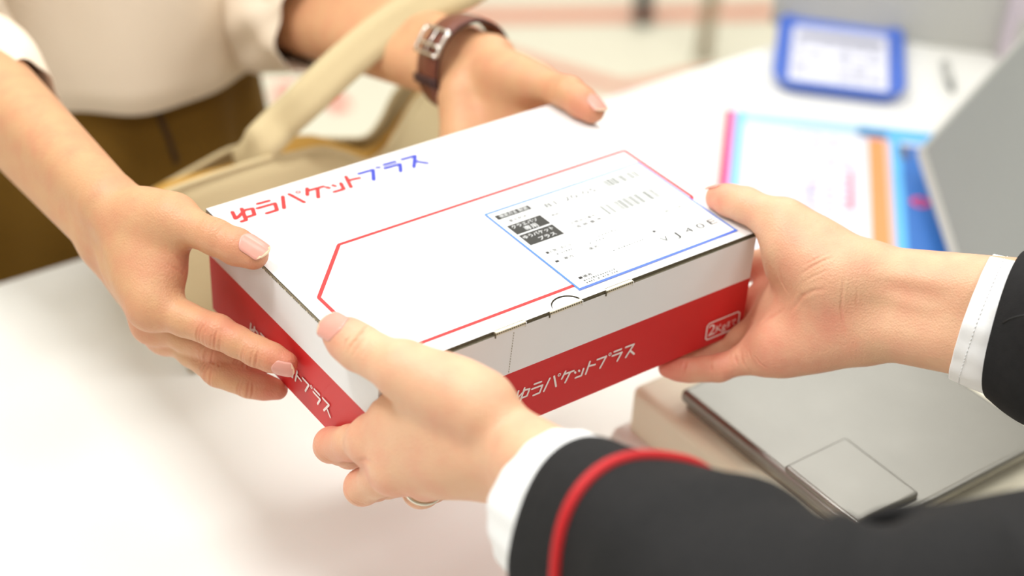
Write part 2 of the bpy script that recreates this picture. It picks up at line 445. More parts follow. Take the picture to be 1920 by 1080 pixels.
# inverted heading bar and the two dark blocks at the label's left
def up3(x, y, zz=3.2): return A(x, y, E_ * zz)
sl.rect2d((0.1277, 0.0832), (0.1502, 0.0876), up3(0, 0), EX, EY, 4)
put_text(sl, '発送方法', up3(0.1300, 0.0842, 4.2), EX, EY, .0034, 0, .011)
put_text(sl, '配送', up3(0.1425, 0.0842, 4.2), EX, EY, .0034, 0, .006)
put_text(sl, '匿名配送', up3(0.1320, 0.0782), EX, EY, .003, 4, .0115)
sl.rect2d((0.1277, 0.0660), (0.1500, 0.0758), up3(0, 0), EX, EY, 4)
put_text(sl, 'クラエパソ', up3(0.1292, 0.0718, 4.2), EX, EY, .0036, 0, .0165)
put_text(sl, '専用', up3(0.1345, 0.0669, 4.2), EX, EY, .0046, 0, .0082)
sl.rect2d((0.1277, 0.0538), (0.1500, 0.0648), up3(0, 0), EX, EY, 4)
put_text(sl, 'ゆうパケット', up3(0.1287, 0.0604, 4.2), EX, EY, .0036, 0, .0195)
put_text(sl, 'プラス', up3(0.1352, 0.0553, 4.2), EX, EY, .0036, 0, .011)
put_text(sl, '■お問い合わせ', up3(0.1302, 0.0425), EX, EY, .0028, 4, .0165)
row(0.133, 0.0392, 9, .0010, .0014, .0005, 5, 3)
put_text(sl, '■ご案内', up3(0.1294, 0.0335), EX, EY, .0024, 4, .0115)
put_text(sl, '■備考', up3(0.1305, 0.0148), EX, EY, .0026, 4, .0085)
row(0.1315, 0.0122, 14, .0010, .0013, .0005, 5, 5); row(0.1315, 0.0100, 14, .0010, .0013, .0005, 5, 6)
sl.rect2d((0.1533, 0.033), (0.15345, 0.077), up3(0, 0), EX, EY, 5)
put_text(sl, '81-20-05', up3(0.1575, 0.0795), EX, EY, .0062, 4, .035)
row(0.1545, 0.0752, 8, .0013, .0012, .0009, 5, 8); put_text(sl, '発送日', up3(0.1546, 0.0710), EX, EY, .0026, 4, .0075)
row(0.170, 0.0705, 7, .0014, .0011, .001, 5, 9)
put_text(sl, 'お問合せ番号', up3(0.1592, 0.0590), EX, EY, .0028, 4, .0165)
put_text(sl, '追 跡 番 号', up3(0.1592, 0.0545), EX, EY, .0030, 4, .0175)
rg = np.random.default_rng(4)
def barcode(x0, x1, y0, y1, mi, lo=.0003, hi=.0011):
    x = x0
    while x < x1:
        w = rg.choice([lo, lo * 1.6, hi]); sl.rect2d((x, y0), (min(x + w, x1), y1), up3(0, 0), EX, EY, mi); x += w + rg.choice([.0004, .0007, .001])
barcode(0.2010, 0.2245, 0.0792, 0.0868, 5)
barcode(0.1830, 0.2205, 0.0560, 0.0660, 5)
row(0.191, 0.0520, 16, .0011, .0013, .0006, 5, 12); row(0.2110, 0.0415, 8, .0012, .0022, .0006, 5, 13)
put_text(sl, '■仕分コード', up3(0.1918, 0.0292), EX, EY, .0026, 4, .0125)
for ch, x in zip('VJ40E', (0.1905, 0.1990, 0.2072, 0.2155, 0.2238)):
    put_text(sl, ch, up3(x, 0.0190), EX, EY, .0068, 4, .0048 if ch != 'J' else .0032)
row(0.1555, 0.0385, 5, .0012, .0013, .001, 5, 15); row(0.1640, 0.0418, 6, .0012, .0014, .001, 5, 16)
put_text(sl, '品名', up3(0.1520, 0.0340), EX, EY, .0024, 4, .006); row(0.162, 0.0265, 12, .0011, .0013, .0007, 5, 18)
sl.build('shipping_label', [M_paper, M_ink_blue, material('label_blue_edge', srgb(76, 112, 226), .5), M_ink_lblue, M_ink_black, M_ink_grey], box_thing)

#==SDF==
# ------------------------------------------------------------------ organic surfaces
def rc(P, a, b, r1, r2):
    """distance to a round cone from a (r1) to b (r2), P is (...,3)"""
    ba = b - a; l2 = ba @ ba; rr = r1 - r2; a2 = l2 - rr * rr
    if a2 < 1e-10:
        c, r = (a, r1) if r1 > r2 else (b, r2)
        return np.linalg.norm(P - c, axis=-1) - r
    il2 = 1.0 / l2
    pa = P - a; y = pa @ ba; z = y - l2
    x2 = np.sum((pa * l2 - y[..., None] * ba) ** 2, axis=-1)
    y2 = y * y * l2; z2 = z * z * l2
    k = np.sign(rr) * rr * rr * x2
    d3 = (np.sqrt(x2 * a2 * il2) + y * rr) * il2 - r1
    d1 = np.sqrt(x2 + z2) * il2 - r2
    d2 = np.sqrt(x2 + y2) * il2 - r1
    c1 = np.sign(z) * a2 * z2 > k; c2 = np.sign(y) * a2 * y2 < k
    return np.where(c1, d1, np.where(c2, d2, d3))
def smin(a, b, k):
    h = np.clip(0.5 + 0.5 * (b - a) / k, 0, 1)
    return b + (a - b) * h - k * h * (1 - h)
def smax(a, b, k): return -smin(-a, -b, k)

class Field:
    def __init__(s, lo, hi, h):
        s.h = h; s.lo = np.asarray(lo, float)
        s.n = np.ceil((np.asarray(hi) - s.lo) / h).astype(int) + 1
    def new(s): return np.full(tuple(s.n), 1.0, dtype=np.float32)
    def block(s, pts, pad):
        pts = np.asarray(pts); a = np.floor((pts.min(0) - pad - s.lo) / s.h).astype(int); b = np.ceil((pts.max(0) + pad - s.lo) / s.h).astype(int) + 1
        a = np.clip(a, 0, s.n); b = np.clip(b, 0, s.n); return a, b
    def coords(s, a, b):
        g = [s.lo[i] + s.h * np.arange(a[i], b[i]) for i in range(3)]
        return np.stack(np.meshgrid(*g, indexing='ij'), -1)
    def cone(s, d, p, k):
        """smooth-union of round cone p=(a,b,r1,r2) into d"""
        a, b, r1, r2 = p; a = np.asarray(a, float); b = np.asarray(b, float)
        i, j = s.block([a, b], max(r1, r2) + k + 0.004)
        if np.any(j <= i): return
        sl_ = tuple(slice(i[q], j[q]) for q in range(3))
        d[sl_] = smin(d[sl_], rc(s.coords(i, j), a, b, r1, r2).astype(np.float32), k)

def surface_nets(Dv, lo, h):
    S = Dv < 0; n = np.array(Dv.shape)
    c = sum(S[dx:n[0] - 1 + dx, dy:n[1] - 1 + dy, dz:n[2] - 1 + dz].astype(np.int8) for dx in (0, 1) for dy in (0, 1) for dz in (0, 1))
    mask = (c > 0) & (c < 8); cells = np.argwhere(mask)
    idx = -np.ones(mask.shape, dtype=np.int64); idx[mask] = np.arange(len(cells))
    acc = np.zeros((len(cells), 3)); cnt = np.zeros(len(cells))
    cor = [(x, y, z) for x in (0, 1) for y in (0, 1) for z in (0, 1)]
    for p in cor:
        for q in cor:
            if p < q and sum(abs(u - v) for u, v in zip(p, q)) == 1:
                da = Dv[tuple((cells + p).T)]; db = Dv[tuple((cells + q).T)]
                cr = (da < 0) != (db < 0)
                t = np.where(cr, da / np.where(cr, da - db, 1), 0)
                acc += np.where(cr[:, None], np.array(p) + t[:, None] * (np.array(q) - np.array(p)), 0); cnt += cr
    V = np.asarray(lo) + h * (cells + acc / cnt[:, None])
    F = []
    for ax in range(3):
        sa = [slice(1, n[i] - 1) if i != ax else slice(0, n[i] - 1) for i in range(3)]
        sb = list(sa); sb[ax] = slice(1, n[ax])
        A_ = S[tuple(sa)]; B_ = S[tuple(sb)]
        e = np.argwhere(A_ != B_)
        if not len(e): continue
        fl_ = A_[tuple(e.T)]
        e = e + np.array([1 if i != ax else 0 for i in range(3)])
        u, v = (ax + 1) % 3, (ax + 2) % 3
        du = np.zeros(3, int); du[u] = 1; dv = np.zeros(3, int); dv[v] = 1
        q = np.stack([idx[tuple((e - du - dv).T)], idx[tuple((e - dv).T)], idx[tuple(e.T)], idx[tuple((e - du).T)]], 1)
        q = np.where(fl_[:, None], q, q[:, ::-1])
        F.append(q[(q >= 0).all(1)])
    return V, np.concatenate(F)

def relax(V, F, it=2, lam=0.5):
    E = np.concatenate([F[:, [0, 1]], F[:, [1, 2]], F[:, [2, 3]], F[:, [3, 0]]])
    deg = np.bincount(E.ravel(), minlength=len(V)).astype(float)
    for _ in range(it):
        a = np.zeros_like(V)
        for c in range(3):
            a[:, c] = np.bincount(E[:, 0], V[E[:, 1], c], len(V)) + np.bincount(E[:, 1], V[E[:, 0], c], len(V))
        V = V + lam * (a / np.maximum(deg, 1)[:, None] - V)
    return V
def normals(V, F):
    n = np.cross(V[F[:, 2]] - V[F[:, 0]], V[F[:, 3]] - V[F[:, 1]])
    N = np.zeros_like(V)
    for c in range(4):
        for k in range(3):
            N[:, k] += np.bincount(F[:, c], n[:, k], len(V))
    return N / (np.linalg.norm(N, axis=1)[:, None] + 1e-12)
def split_quads(V, F):
    E = np.sort(np.concatenate([F[:, [0, 1]], F[:, [1, 2]], F[:, [2, 3]], F[:, [3, 0]]]), 1)
    key = E[:, 0].astype(np.int64) * len(V) + E[:, 1]
    u, inv = np.unique(key, return_inverse=True)
    mids = (V[u // len(V)] + V[u % len(V)]) / 2
    cen = V[F].mean(1); n = len(V); m = len(mids); k = len(F)
    e = (inv.reshape(4, k) + n); c = np.arange(k) + n + m
    V2 = np.concatenate([V, mids, cen])
    Q = [np.stack([F[:, i], e[i], c, e[(i - 1) % 4]], 1) for i in range(4)]
    return V2, np.concatenate(Q)
def poly_dist(V, P):
    """distance to a polyline and the position 0..1 along it"""
    d = np.full(len(V), 9.0); u = np.zeros(len(V))
    L = np.concatenate([[0], np.cumsum([np.linalg.norm(b - a) for a, b in zip(P[:-1], P[1:])])])
    for k, (a, b) in enumerate(zip(P[:-1], P[1:])):
        ba = b - a; t = np.clip(((V - a) @ ba) / (ba @ ba + 1e-12), 0, 1)
        q = np.linalg.norm(V - a - t[:, None] * ba, axis=1)
        u = np.where(q < d, (L[k] + t * (L[k + 1] - L[k])) / L[-1], u); d = np.minimum(d, q)
    return d, u

#==HAND==
R_I = (.0100, .0088, .0077, .0066); R_M = (.0102, .0090, .0078, .0067); R_R = (.0098, .0085, .0074, .0064); R_P = (.0088, .0075, .0066, .0057)

def hand_mesh(S, h=0.0010):
    """S: joints of one hand and forearm. Returns V, F, N, blush, BVH."""
    W, E = S['W'], S['E']; wl, n = unit(S['wl']), unit(S['n'])
    el = unit(S.get('el', wl)); sc = S.get('scale', 1.0)
    fing = S['fingers']; T = S['thumb']
    radii = S.get('radii', [R_I, R_M, R_R, R_P]); tr = S.get('tr', (.0125, .0118, .0104, .0088))
    pts = [W, E] + [p for f in fing for p in f] + list(T)
    E_cut = W + (E - W) * S.get('arm', 1.0)
    pts[1] = E_cut
    lo = np.min(pts, 0) - 0.045; hi = np.max(pts, 0) + 0.045
    Fd = Field(lo, hi, h)
    # palm and forearm
    d = Fd.new(); k = 0.009
    wr, wo = S.get('wr', .0165), S.get('wo', .0115); er, eo = S.get('er', .030), S.get('eo', .012)
    for sgn in (-1, 1):
        Fd.cone(d, (W + wl * wo * sgn, E + el * eo * sgn, wr, er), 0.012)
    offs = S.get('moff', (-.015, -.005, .005, .0135))
    mr = S.get('mr', .0108)
    for f, of in zip(fing, offs):
        b = f[0]; a = W + wl * of + unit(b - W) * 0.006
        Fd.cone(d, (a, b, .0125, mr), k)
        mid = (a + b) / 2 + n * 0.003
        Fd.cone(d, (mid, b + n * 0.001, .012, mr * .95), k)
    # hypothenar pad
    hy = S.get('hyp', .006)
    p0 = W + wl * .012 + n * hy * .67 + unit(fing[3][0] - W) * .012
    Fd.cone(d, (p0, fing[3][0] * .75 + W * .25 + n * hy + wl * .002, .013, .0115), 0.010)
    for e in S.get('extra', []):
        Fd.cone(d, e[:4], e[4] if len(e) > 4 else 0.010)
    # thumb
    t = Fd.new()
    Fd.cone(t, (T[0], T[1], tr[0], tr[1]), .004)
    Fd.cone(t, (T[1], T[2], tr[1] * .97, tr[2]), .004)
    u = unit(T[3] - T[2])
    Fd.cone(t, (T[2], T[2] * .45 + T[3] * .55, tr[2], tr[3] * 1.09), .003)
    Fd.cone(t, (T[2] * .45 + T[3] * .55, T[3], tr[3] * 1.09, tr[3] * .92), .003)
    # finger rays
    fg = Fd.new()
    for f, r in zip(fing, radii):
        g = Fd.new()
        for q in range(3):
            a, b = f[q], f[q + 1]
            ra, rb = r[q], r[q + 1]
            m = a * .5 + b * .5
            if q < 2:
                Fd.cone(g, (a, m, ra, (ra + rb) / 2 * .955), .003); Fd.cone(g, (m, b, (ra + rb) / 2 * .955, rb), .003)
            else:
                Fd.cone(g, (a, m, ra, (ra + rb) / 2 * 1.03), .003); Fd.cone(g, (m, b, (ra + rb) / 2 * 1.03, rb * .95), .003)
        fg = smin(fg, g, np.float32(.0012))
    # web between thumb and index
    wb = S.get('web', .010)
    if wb:
        Fd.cone(d, (T[0] * .4 + T[1] * .6 , fing[0][0] * .7 + W * .3, wb, wb * 1.05), .014)
        Fd.cone(d, (T[0] * .7 + T[1] * .3 + n * .004, (fing[0][0] + fing[1][0]) * .25 + W * .5, .011, .011), .014)
    # thenar pad
    Fd.cone(d, (T[0] + n * S.get('thn', .004), T[1] + n * S.get('thn', .004) * .4, S.get('thr', .014), .0115), .010)
    d = smin(d, t, np.float32(S.get('tk', .008)))
    d = smin(d, fg, np.float32(.006))
    # knuckles
    for f, r in zip(fing, radii):
        Fd.cone(d, (f[0] - n * .0035, f[0] - n * .0035 + unit(f[1] - f[0]) * .002, .0078, .0076), .006)
    # keep out of the parcel (flesh flattens on the card)
    full = Fd.coords(np.zeros(3, int), Fd.n)
    c = A(BL / 2, BW / 2, -BH / 2); hb = A(BL / 2, BW / 2, BH / 2)
    q = np.abs(full - c) - hb
    bd = np.linalg.norm(np.maximum(q, 0), axis=-1) + np.minimum(q.max(-1), 0)
    d = smax(d, -(bd - .0004).astype(np.float32), np.float32(.0015))
    # end of the forearm
    ax = unit(E - W); pl = (full - E_cut) @ ax
    d = np.maximum(d, pl.astype(np.float32))
    V, F = surface_nets(d, Fd.lo, h)
    V = relax(V, F, 3, .5)
    V, F = split_quads(V, F)
    V = relax(V, F, 2, .5)
    return V, F

def finish_hand(S, V, F, M_skin):
    N = normals(V, F)
    bl = np.zeros(len(V))
    for c, r, w in S.get('blush', []):
        bl += w * np.exp(-np.sum((V - c) ** 2, 1) / (r * r))
    off = np.zeros(len(V))
    bv = BVHTree.FromPolygons([tuple(v) for v in V], [tuple(int(i) for i in f) for f in F])
    for pts, w, dep in S.get('creases', []):
        P = []
        for p in pts:
            if len(p) == 2:
                hit = bv.ray_cast(Vector(CP), Vector(unit(ray(*p))))
                if hit[0] is not None: P.append(np.array(hit[0]))
            else:
                P.append(np.asarray(p))
        if len(P) < 2: continue
        P = np.array(P); lo_, hi_ = P.min(0) - 5 * w, P.max(0) + 5 * w
        near_ = np.where(np.all((V > lo_) & (V < hi_), axis=1))[0]
        dd, uu = poly_dist(V[near_], P); tp = np.sin(np.pi * np.clip(uu, .0, 1)) ** .7; g = np.exp(-(dd / w) ** 2) * tp
        off[near_] -= dep * g
        if dep > 0:
            off[near_] += dep * .35 * tp * np.exp(-((dd - 2.1 * w) / (1.2 * w)) ** 2)
            bl[near_] += 0.22 * g * min(1, dep / .0006)
    V = V + N * off[:, None]
    return V, F, bl, bv

def knuckle_lines(f, j, r, dors, n=5, spread=.0046, w=.00060, dep=.00058):
    """short creases over the back of joint j of ray f"""
    c = f[j]; t = unit(f[j + 1] - f[j - 1]); nn = unit(dors - t * (dors @ t)); s = np.cross(t, nn)
    out = []
    for k in range(n):
        o = (k - (n - 1) / 2) / max(1, (n - 1) / 2) * spread
        bow = .0014 * math.copysign(1, o if o else 1)
        L = [c + t * (o + bow * (1 - (a / .9) ** 2) * (1 if k % 2 else .5)) + nn * (r * math.cos(a)) + s * (r * math.sin(a)) for a in np.linspace(-.85, .85, 7)]
        out.append((L, w, dep))
    return out
def flex_lines(f, j, r, palm, w=.0007, dep=.0007, n=1):
    c = f[j]; t = unit(f[j + 1] - f[max(j - 1, 0)]); nn = unit(palm - t * (palm @ t)); s = np.cross(t, nn)
    return [([c + t * (.002 * (k - (n - 1) / 2)) + nn * (r * math.cos(a)) + s * (r * math.sin(a)) for a in np.linspace(-1.2, 1.2, 9)], w, dep) for k in range(n)]

def nail(bv, tip, prev, dors, r, width, length, parent, ext=.0012, fwd=.0, name='fingernail'):
    u = unit(tip - prev); nn = unit(dors - u * (dors @ u)); s = np.cross(u, nn)
    NL, NW = 18, 13
    H = np.zeros((NL, NW)); XY = np.zeros((NL, NW, 2))
    x1 = r * .86 + fwd; x0 = x1 - length
    for i in range(NL):
        a = i / (NL - 1)
        x = x0 + (length + ext) * a
        wf = math.sqrt(max(0, 1 - max(0, (.22 - a) / .22) ** 2 * .75)) * math.sqrt(max(.05, 1 - .62 * max(0, (a - .72) / .28) ** 3))
        for j in range(NW):
            b = -1 + 2 * j / (NW - 1)
            y = b * width / 2 * wf
            xx = x + (-(1 - b * b) * .0 + (.0012 * (b * b)) * (1 if a < .5 else -1) * abs(a - .5) * 2)
            XY[i, j] = (xx, y)
            o = tip + u * xx + s * y + nn * .03
            hit = bv.ray_cast(Vector(o), Vector(-nn))
            H[i, j] = (.03 - hit[3]) if hit[0] is not None else -1
    # smooth, circular cross-section along the nail
    mid = H[:, NW // 2].copy()
    ok = [i for i in range(NL) if mid[i] > -.5 and i / (NL - 1) < .68]
    co = np.polyfit([XY[i, NW // 2, 0] for i in ok], [mid[i] for i in ok], 1)
    for i in range(NL):
        a = i / (NL - 1)
        for j in range(NW):
            b = -1 + 2 * j / (NW - 1)
            base = np.polyval(co, XY[i, j, 0]) - .0009 * max(0, a - .5) ** 2 * 4
            H[i, j] = base + .00035 - (r - math.sqrt(max(0, r * r - (XY[i, j, 1] * .93) ** 2))) - (.0006 if a < .04 else 0)
    v = []; f = []; mi = []
    for lay in (0, 1):
        for i in range(NL):
            for j in range(NW):
                v.append(tip + u * XY[i, j, 0] + s * XY[i, j, 1] + nn * (H[i, j] - lay * .0007))
    K = NL * NW
    for i in range(NL - 1):
        for j in range(NW - 1):
            a = i * NW + j
            f.append((a, a + 1, a + NW + 1, a + NW)); mi.append(1 if i / (NL - 1) > .84 + .06 * (1 - (2 * j / (NW - 1) - 1) ** 2) else 0)
            f.append((K + a, K + a + NW, K + a + NW + 1, K + a + 1)); mi.append(1)
    for i in range(NL - 1):
        for j in (0, NW - 1):
            a = i * NW + j; f.append((a, a + NW, K + a + NW, K + a)); mi.append(0)
    for j in range(NW - 1):
        for i in (0, NL - 1):
            a = i * NW + j; f.append((a, a + 1, K + a + 1, K + a)); mi.append(1 if i else 0)
    o = mesh_obj(name, v, f, [M_nail, M_nail_tip], parent, True, mi)
    bm = bmesh.new(); bm.from_mesh(o.data); bmesh.ops.recalc_face_normals(bm, faces=bm.faces); bm.to_mesh(o.data); bm.free()
    return o

def loft(C, U, Wd, ru, rv, n=72, wr=None, closed_end=True, start_in=None, mb=None):
    """rings of centres C, axes U, Wd and radii; start_in = (depth, shrink) folds the first rim inward"""
    rows = []
    m = len(C)
    for i in range(m):
        r = []
        for k in range(n):
            a = 2 * math.pi * k / n
            q = wr(i / (m - 1), a) if wr else 0.0
            r.append(C[i] + U[i] * math.cos(a) * (ru[i] + q) + Wd[i] * math.sin(a) * (rv[i] + q))
        rows.append(r)
    if start_in:
        dep, sh = start_in
        ax = unit(C[1] - C[0]); pre = []
        for fdep, fs in ((dep, sh), (dep * .5, sh * .9), (.0, sh * .5)):
            pre.append([C[0] + ax * fdep + (p - C[0]) * (1 - fs) for p in rows[0]])
        pre.append([C[0] - ax * sh * .01 + (p - C[0]) * (1 - sh * .12) for p in rows[0]])
        rows = pre + rows
    v = [p for r in rows for p in r]; f = []
    for i in range(len(rows) - 1):
        for k in range(n):
            l = (k + 1) % n
            f.append((i * n + k, i * n + l, (i + 1) * n + l, (i + 1) * n + k))
    if closed_end:
        f.append(tuple((len(rows) - 1) * n + k for k in range(n)))
    return v, f
def spline(P, m):
    """Catmull-Rom through control rows P (k x c), m samples"""
    P = np.asarray(P, float); k = len(P); out = []
    Q = np.vstack([2 * P[0] - P[1], P, 2 * P[-1] - P[-2]])
    for t in np.linspace(0, k - 1, m):
        i = min(int(t), k - 2); s = t - i
        a, b, c, d = Q[i], Q[i + 1], Q[i + 2], Q[i + 3]
        out.append(.5 * (2 * b + (c - a) * s + (2 * a - 5 * b + 4 * c - d) * s * s + (3 * b - a - 3 * c + d) * s ** 3))
    return np.array(out)
def tube_axes(C, ref):
    U, Wd = [], []
    for i in range(len(C)):
        t = unit(C[min(i + 1, len(C) - 1)] - C[max(i - 1, 0)])
        w = unit(np.cross(t, ref)); u = np.cross(w, t)
        U.append(u); Wd.append(w)
    return U, Wd
def join_mesh(parts):
    V = []; F = []; B = []
    n = 0
    for v, f, b in parts:
        V.append(np.asarray(v)); F += [tuple(int(i) + n for i in q) for q in f]; B.append(np.asarray(b)); n += len(v)
    return np.concatenate(V), F, np.concatenate(B)
def body_obj(name, parts, mat, parent):
    V, F, B = join_mesh(parts)
    o = mesh_obj(name, V, F, mat, parent, True)
    at = o.data.attributes.new('blush', 'FLOAT', 'POINT'); at.data.foreach_set('value', np.clip(B, 0, 1).astype(np.float32))
    return o

RES = 0.00095
#==PEOPLE==
# ------------------------------------------------------------------ hand poses (joint positions in the world)
def J(*pts): return [D(*p) for p in pts]
VIEW = CR[2]
def lens(nm, S):
    print(nm, 'fingers', [[round(float(np.linalg.norm(f[i + 1] - f[i])) * 1000) for i in range(3)] + [round(float(np.linalg.norm(f[0] - S['W'])) * 1000)] for f in S['fingers']],
          'thumb', [round(float(np.linalg.norm(S['thumb'][i + 1] - S['thumb'][i])) * 1000) for i in range(3)], 'W-CMC', round(float(np.linalg.norm(S['thumb'][0] - S['W'])) * 1000), 'arm', round(float(np.linalg.norm(S['E'] - S['W'])) * 1000))

# customer's right hand (thumb on the lid, fingers along the left side)
H1 = dict(
    W=D(196, 402, .905), E=D(-110, 80, 1.10), er=.0265, eo=.0105,
    fingers=[J((286, 575, .868), (408, 622, .853), (481, 659, .847), (536, 681, .843)),
             J((290, 603, .889), (405, 655, .875), (452, 676, .8785), (486, 687, .880)),
             J((314, 622, .905), (410, 697, .875), (467, 721, .873), (520, 730, .8725)),
             J((318, 610, .928), (400, 668, .915), (440, 692, .908), (476, 704, .903))],
    thumb=[D(232, 414, .888), D(322, 411, .866), D(404, 445, .849), D(475, 477, .842)],
    extra=[(D(290, 432, .874), D(292, 548, .868), .0115, .0115, .014), (D(330, 425, .865), D(318, 500, .868), .0085, .0080, .012)], hyp=-.002,
    tr=(.0125, .0110, .0092, .0086), radii=[R_I, (.0098, .0082, .0071, .0061), (.0096, .0080, .0069, .0060), R_P])
H1['wl'] = unit(H1['fingers'][3][0] - H1['fingers'][0][0]) + unit(D(150, 460, .9) - D(215, 330, .9)) * .8
i1 = H1['fingers']; H1['n'] = unit(np.cross(unit(i1[0][0] - H1['W']), unit(i1[3][0] - i1[0][0])))
if H1['n'] @ A(1, 0, 0) < 0: H1['n'] = -H1['n']

# customer's left hand (far corner, watch on the wrist)
H2 = dict(
    W=D(893, 132, 1.055), E=D(500, -20, 1.29),
    fingers=[[A(.236, .192, -.030), A(.240, .160, -.0765), A(.237, .138, -.077), A(.234, .121, -.0745)],
             [A(.222, .194, -.046), A(.223, .155, -.0780), A(.219, .131, -.077), A(.216, .112, -.0745)],
             [A(.206, .197, -.058), A(.202, .160, -.0785), A(.198, .137, -.077), A(.195, .119, -.0740)],
             [A(.190, .201, -.064), A(.185, .170, -.0770), A(.182, .152, -.076), A(.180, .137, -.0735)]],
    thumb=[D(938, 142, 1.045), D(1005, 158, 1.022), D(1066, 174, .997), D(1110, 207, .984)],
    wr=.0148, wo=.0100, tr=(.0120, .0112, .0098, .0086))
H2['wl'] = unit(D(868, 205, 1.05) - D(935, 85, 1.05)) + unit(H2['fingers'][3][0] - H2['fingers'][0][0])
i2 = H2['fingers']; H2['n'] = unit(np.cross(unit(i2[0][0] - H2['W']), unit(i2[3][0] - i2[0][0])))
if H2['n'] @ A(0, -1, 0) < 0: H2['n'] = -H2['n']

# clerk's left hand (nearest, ring on it)
H3 = dict(
    W=D(968, 856, .745), E=D(1500, 1240, .60), arm=.62,
    fingers=[J((700, 826, .797), (622, 834, .831), (655, 850, .850), (700, 850, .860)),
             J((745, 878, .786), (680, 913, .817), (728, 905, .840), (775, 895, .847)),
             J((808, 884, .782), (790, 916, .822), (830, 905, .845), (870, 890, .855)),
             J((865, 872, .785), (868, 890, .820), (890, 880, .838), (910, 870, .850))],
    thumb=[D(900, 768, .742), D(757, 696, .757), D(674, 652, .776), D(637, 626, .784)],
    tr=(.0135, .0122, .0110, .0094), radii=[R_I, R_M, (.0104, .0096, .0080, .0066), R_P],
    extra=[(D(865, 806, .765), D(752, 768, .785), .0165, .0125, .015), (D(900, 850, .755), D(770, 850, .785), .014, .0115, .012)])
i3 = H3['fingers']; H3['wl'] = unit(i3[3][0] - i3[0][0]) + unit(D(925, 935, .745) - D(1030, 800, .745)) * .6
H3['n'] = unit(np.cross(unit(i3[0][0] - H3['W']), unit(i3[3][0] - i3[0][0])))
if H3['n'] @ VIEW < 0: H3['n'] = -H3['n']

# clerk's right hand (palm seen, fingers under the parcel)
H4 = dict(
    W=D(1652, 568, .868), E=D(2520, 690, .765), arm=.5,
    fingers=[[D(1458, 500, .940), A(.2545, .060, -.060), A(.240, .078, -.0775), A(.222, .088, -.0745)],
             [D(1452, 560, .934), A(.237, .032, -.0765), A(.213, .045, -.077), A(.193, .054, -.0745)],
             [D(1446, 615, .922), A(.222, .010, -.0765), A(.199, .021, -.0765), A(.180, .030, -.0740)],
             J((1436, 660, .907), (1348, 690, .913), (1293, 694, .915), (1252, 690, .917))],
    thumb=[D(1592, 515, .878), D(1470, 420, .886), D(1397, 384, .899), D(1348, 371, .911)],
    tr=(.0130, .0118, .0096, .0082), wr=.0172, wo=.0125, er=.0265, thr=.015, thn=.004,
    extra=[(D(1580, 515, .866), D(1482, 462, .880), .0185, .0150, .016), (D(1560, 545, .872), D(1485, 500, .895), .0160, .0135, .016),
           (D(1600, 615, .874), D(1470, 645, .898), .0160, .0150, .014), (D(1540, 580, .885), D(1470, 580, .915), .0150, .0130, .012)])
i4 = H4['fingers']; H4['wl'] = unit(D(1640, 668, .868) - D(1640, 468, .868))
H4['n'] = unit(np.cross(unit(i4[0][0] - H4['W']), unit(i4[3][0] - i4[0][0])))
if H4['n'] @ VIEW > 0: H4['n'] = -H4['n']
for nm, S in (('H1', H1), ('H2', H2), ('H3', H3), ('H4', H4)): lens(nm, S)

for S in (H1, H2, H3, H4):
    S['blush'] = [(f[3], .013, .75) for f in S['fingers']] + [(f[0] - S['n'] * .009, .010, .35) for f in S['fingers']] + [(f[1], .010, .3) for f in S['fingers']] + [(S['thumb'][3], .014, .6), (S['thumb'][2], .010, .2)]
    S['creases'] = []
id1 = unit(-VIEW * .75 + CR[1] * .4 - CR[0] * .1)
for f, r, dd_ in zip(H1['fingers'][:3], (R_I, R_M, R_R), (id1, id1, id1)):
    H1['creases'] += knuckle_lines(f, 1, r[1], dd_, 6, .0060) + knuckle_lines(f, 2, r[2], dd_, 4, .0030)
for f, r in zip(H3['fingers'][:3], (R_I, R_M, R_R)):
    H3['creases'] += knuckle_lines(f, 1, r[1], unit(-VIEW * .6 + CR[1] * .5 - CR[0] * .5), 5, .0050, dep=.0005)
for S in (H1, H3):
    for f in S['fingers']:
        S['creases'].append(([f[0] * (1 - q) + (S['W'] + unit(S['wl']) * .0) * q - S['n'] * .0125 for q in np.linspace(.05, .75, 6)], .0042, -.0007))
H4['creases'] += [([(1460, 500), (1466, 530), (1478, 552)], 0.00102, 0.00045), ([(1481, 586), (1504, 555), (1525, 545), (1552, 541)], 0.00110, 0.00055),
    ([(1498, 517), (1519, 502), (1546, 488), (1566, 482)], 0.00076, 0.00040), ([(1500, 532), (1524, 519), (1556, 505)], 0.00068, 0.00030), ([(1508, 498), (1530, 486), (1560, 472)], 0.00068, 0.00025),
    ([(1418, 615), (1440, 596), (1474, 578)], 0.00110, 0.00055), ([(1389, 655), (1394, 681), (1412, 700)], 0.00076, 0.00050), ([(1415, 667), (1424, 680), (1440, 690)], 0.00068, 0.00045), ([(1404, 640), (1406, 665), (1420, 690)], 0.00068, 0.00025),
    ([(1584, 510), (1580, 540), (1577, 578), (1581, 608), (1588, 636)], 0.00076, 0.00040), ([(1608, 518), (1606, 566), (1610, 600)], 0.00068, 0.00025), ([(1594, 500), (1592, 545)], 0.00059, 0.00020),
    ([(1287, 676), (1283, 690), (1282, 708)], 0.00068, 0.00050), ([(1336, 668), (1333, 690), (1334, 714)], 0.00068, 0.00050), ([(1378, 650), (1380, 675), (1388, 700)], 0.00076, 0.00050),
    ([(1640, 528), (1700, 545), (1780, 560)], 0.00390, 0.00045), ([(1620, 552), (1690, 566), (1770, 585)], 0.00338, -0.00045), ([(1640, 512), (1710, 522), (1790, 535)], 0.00364, -0.00036)]
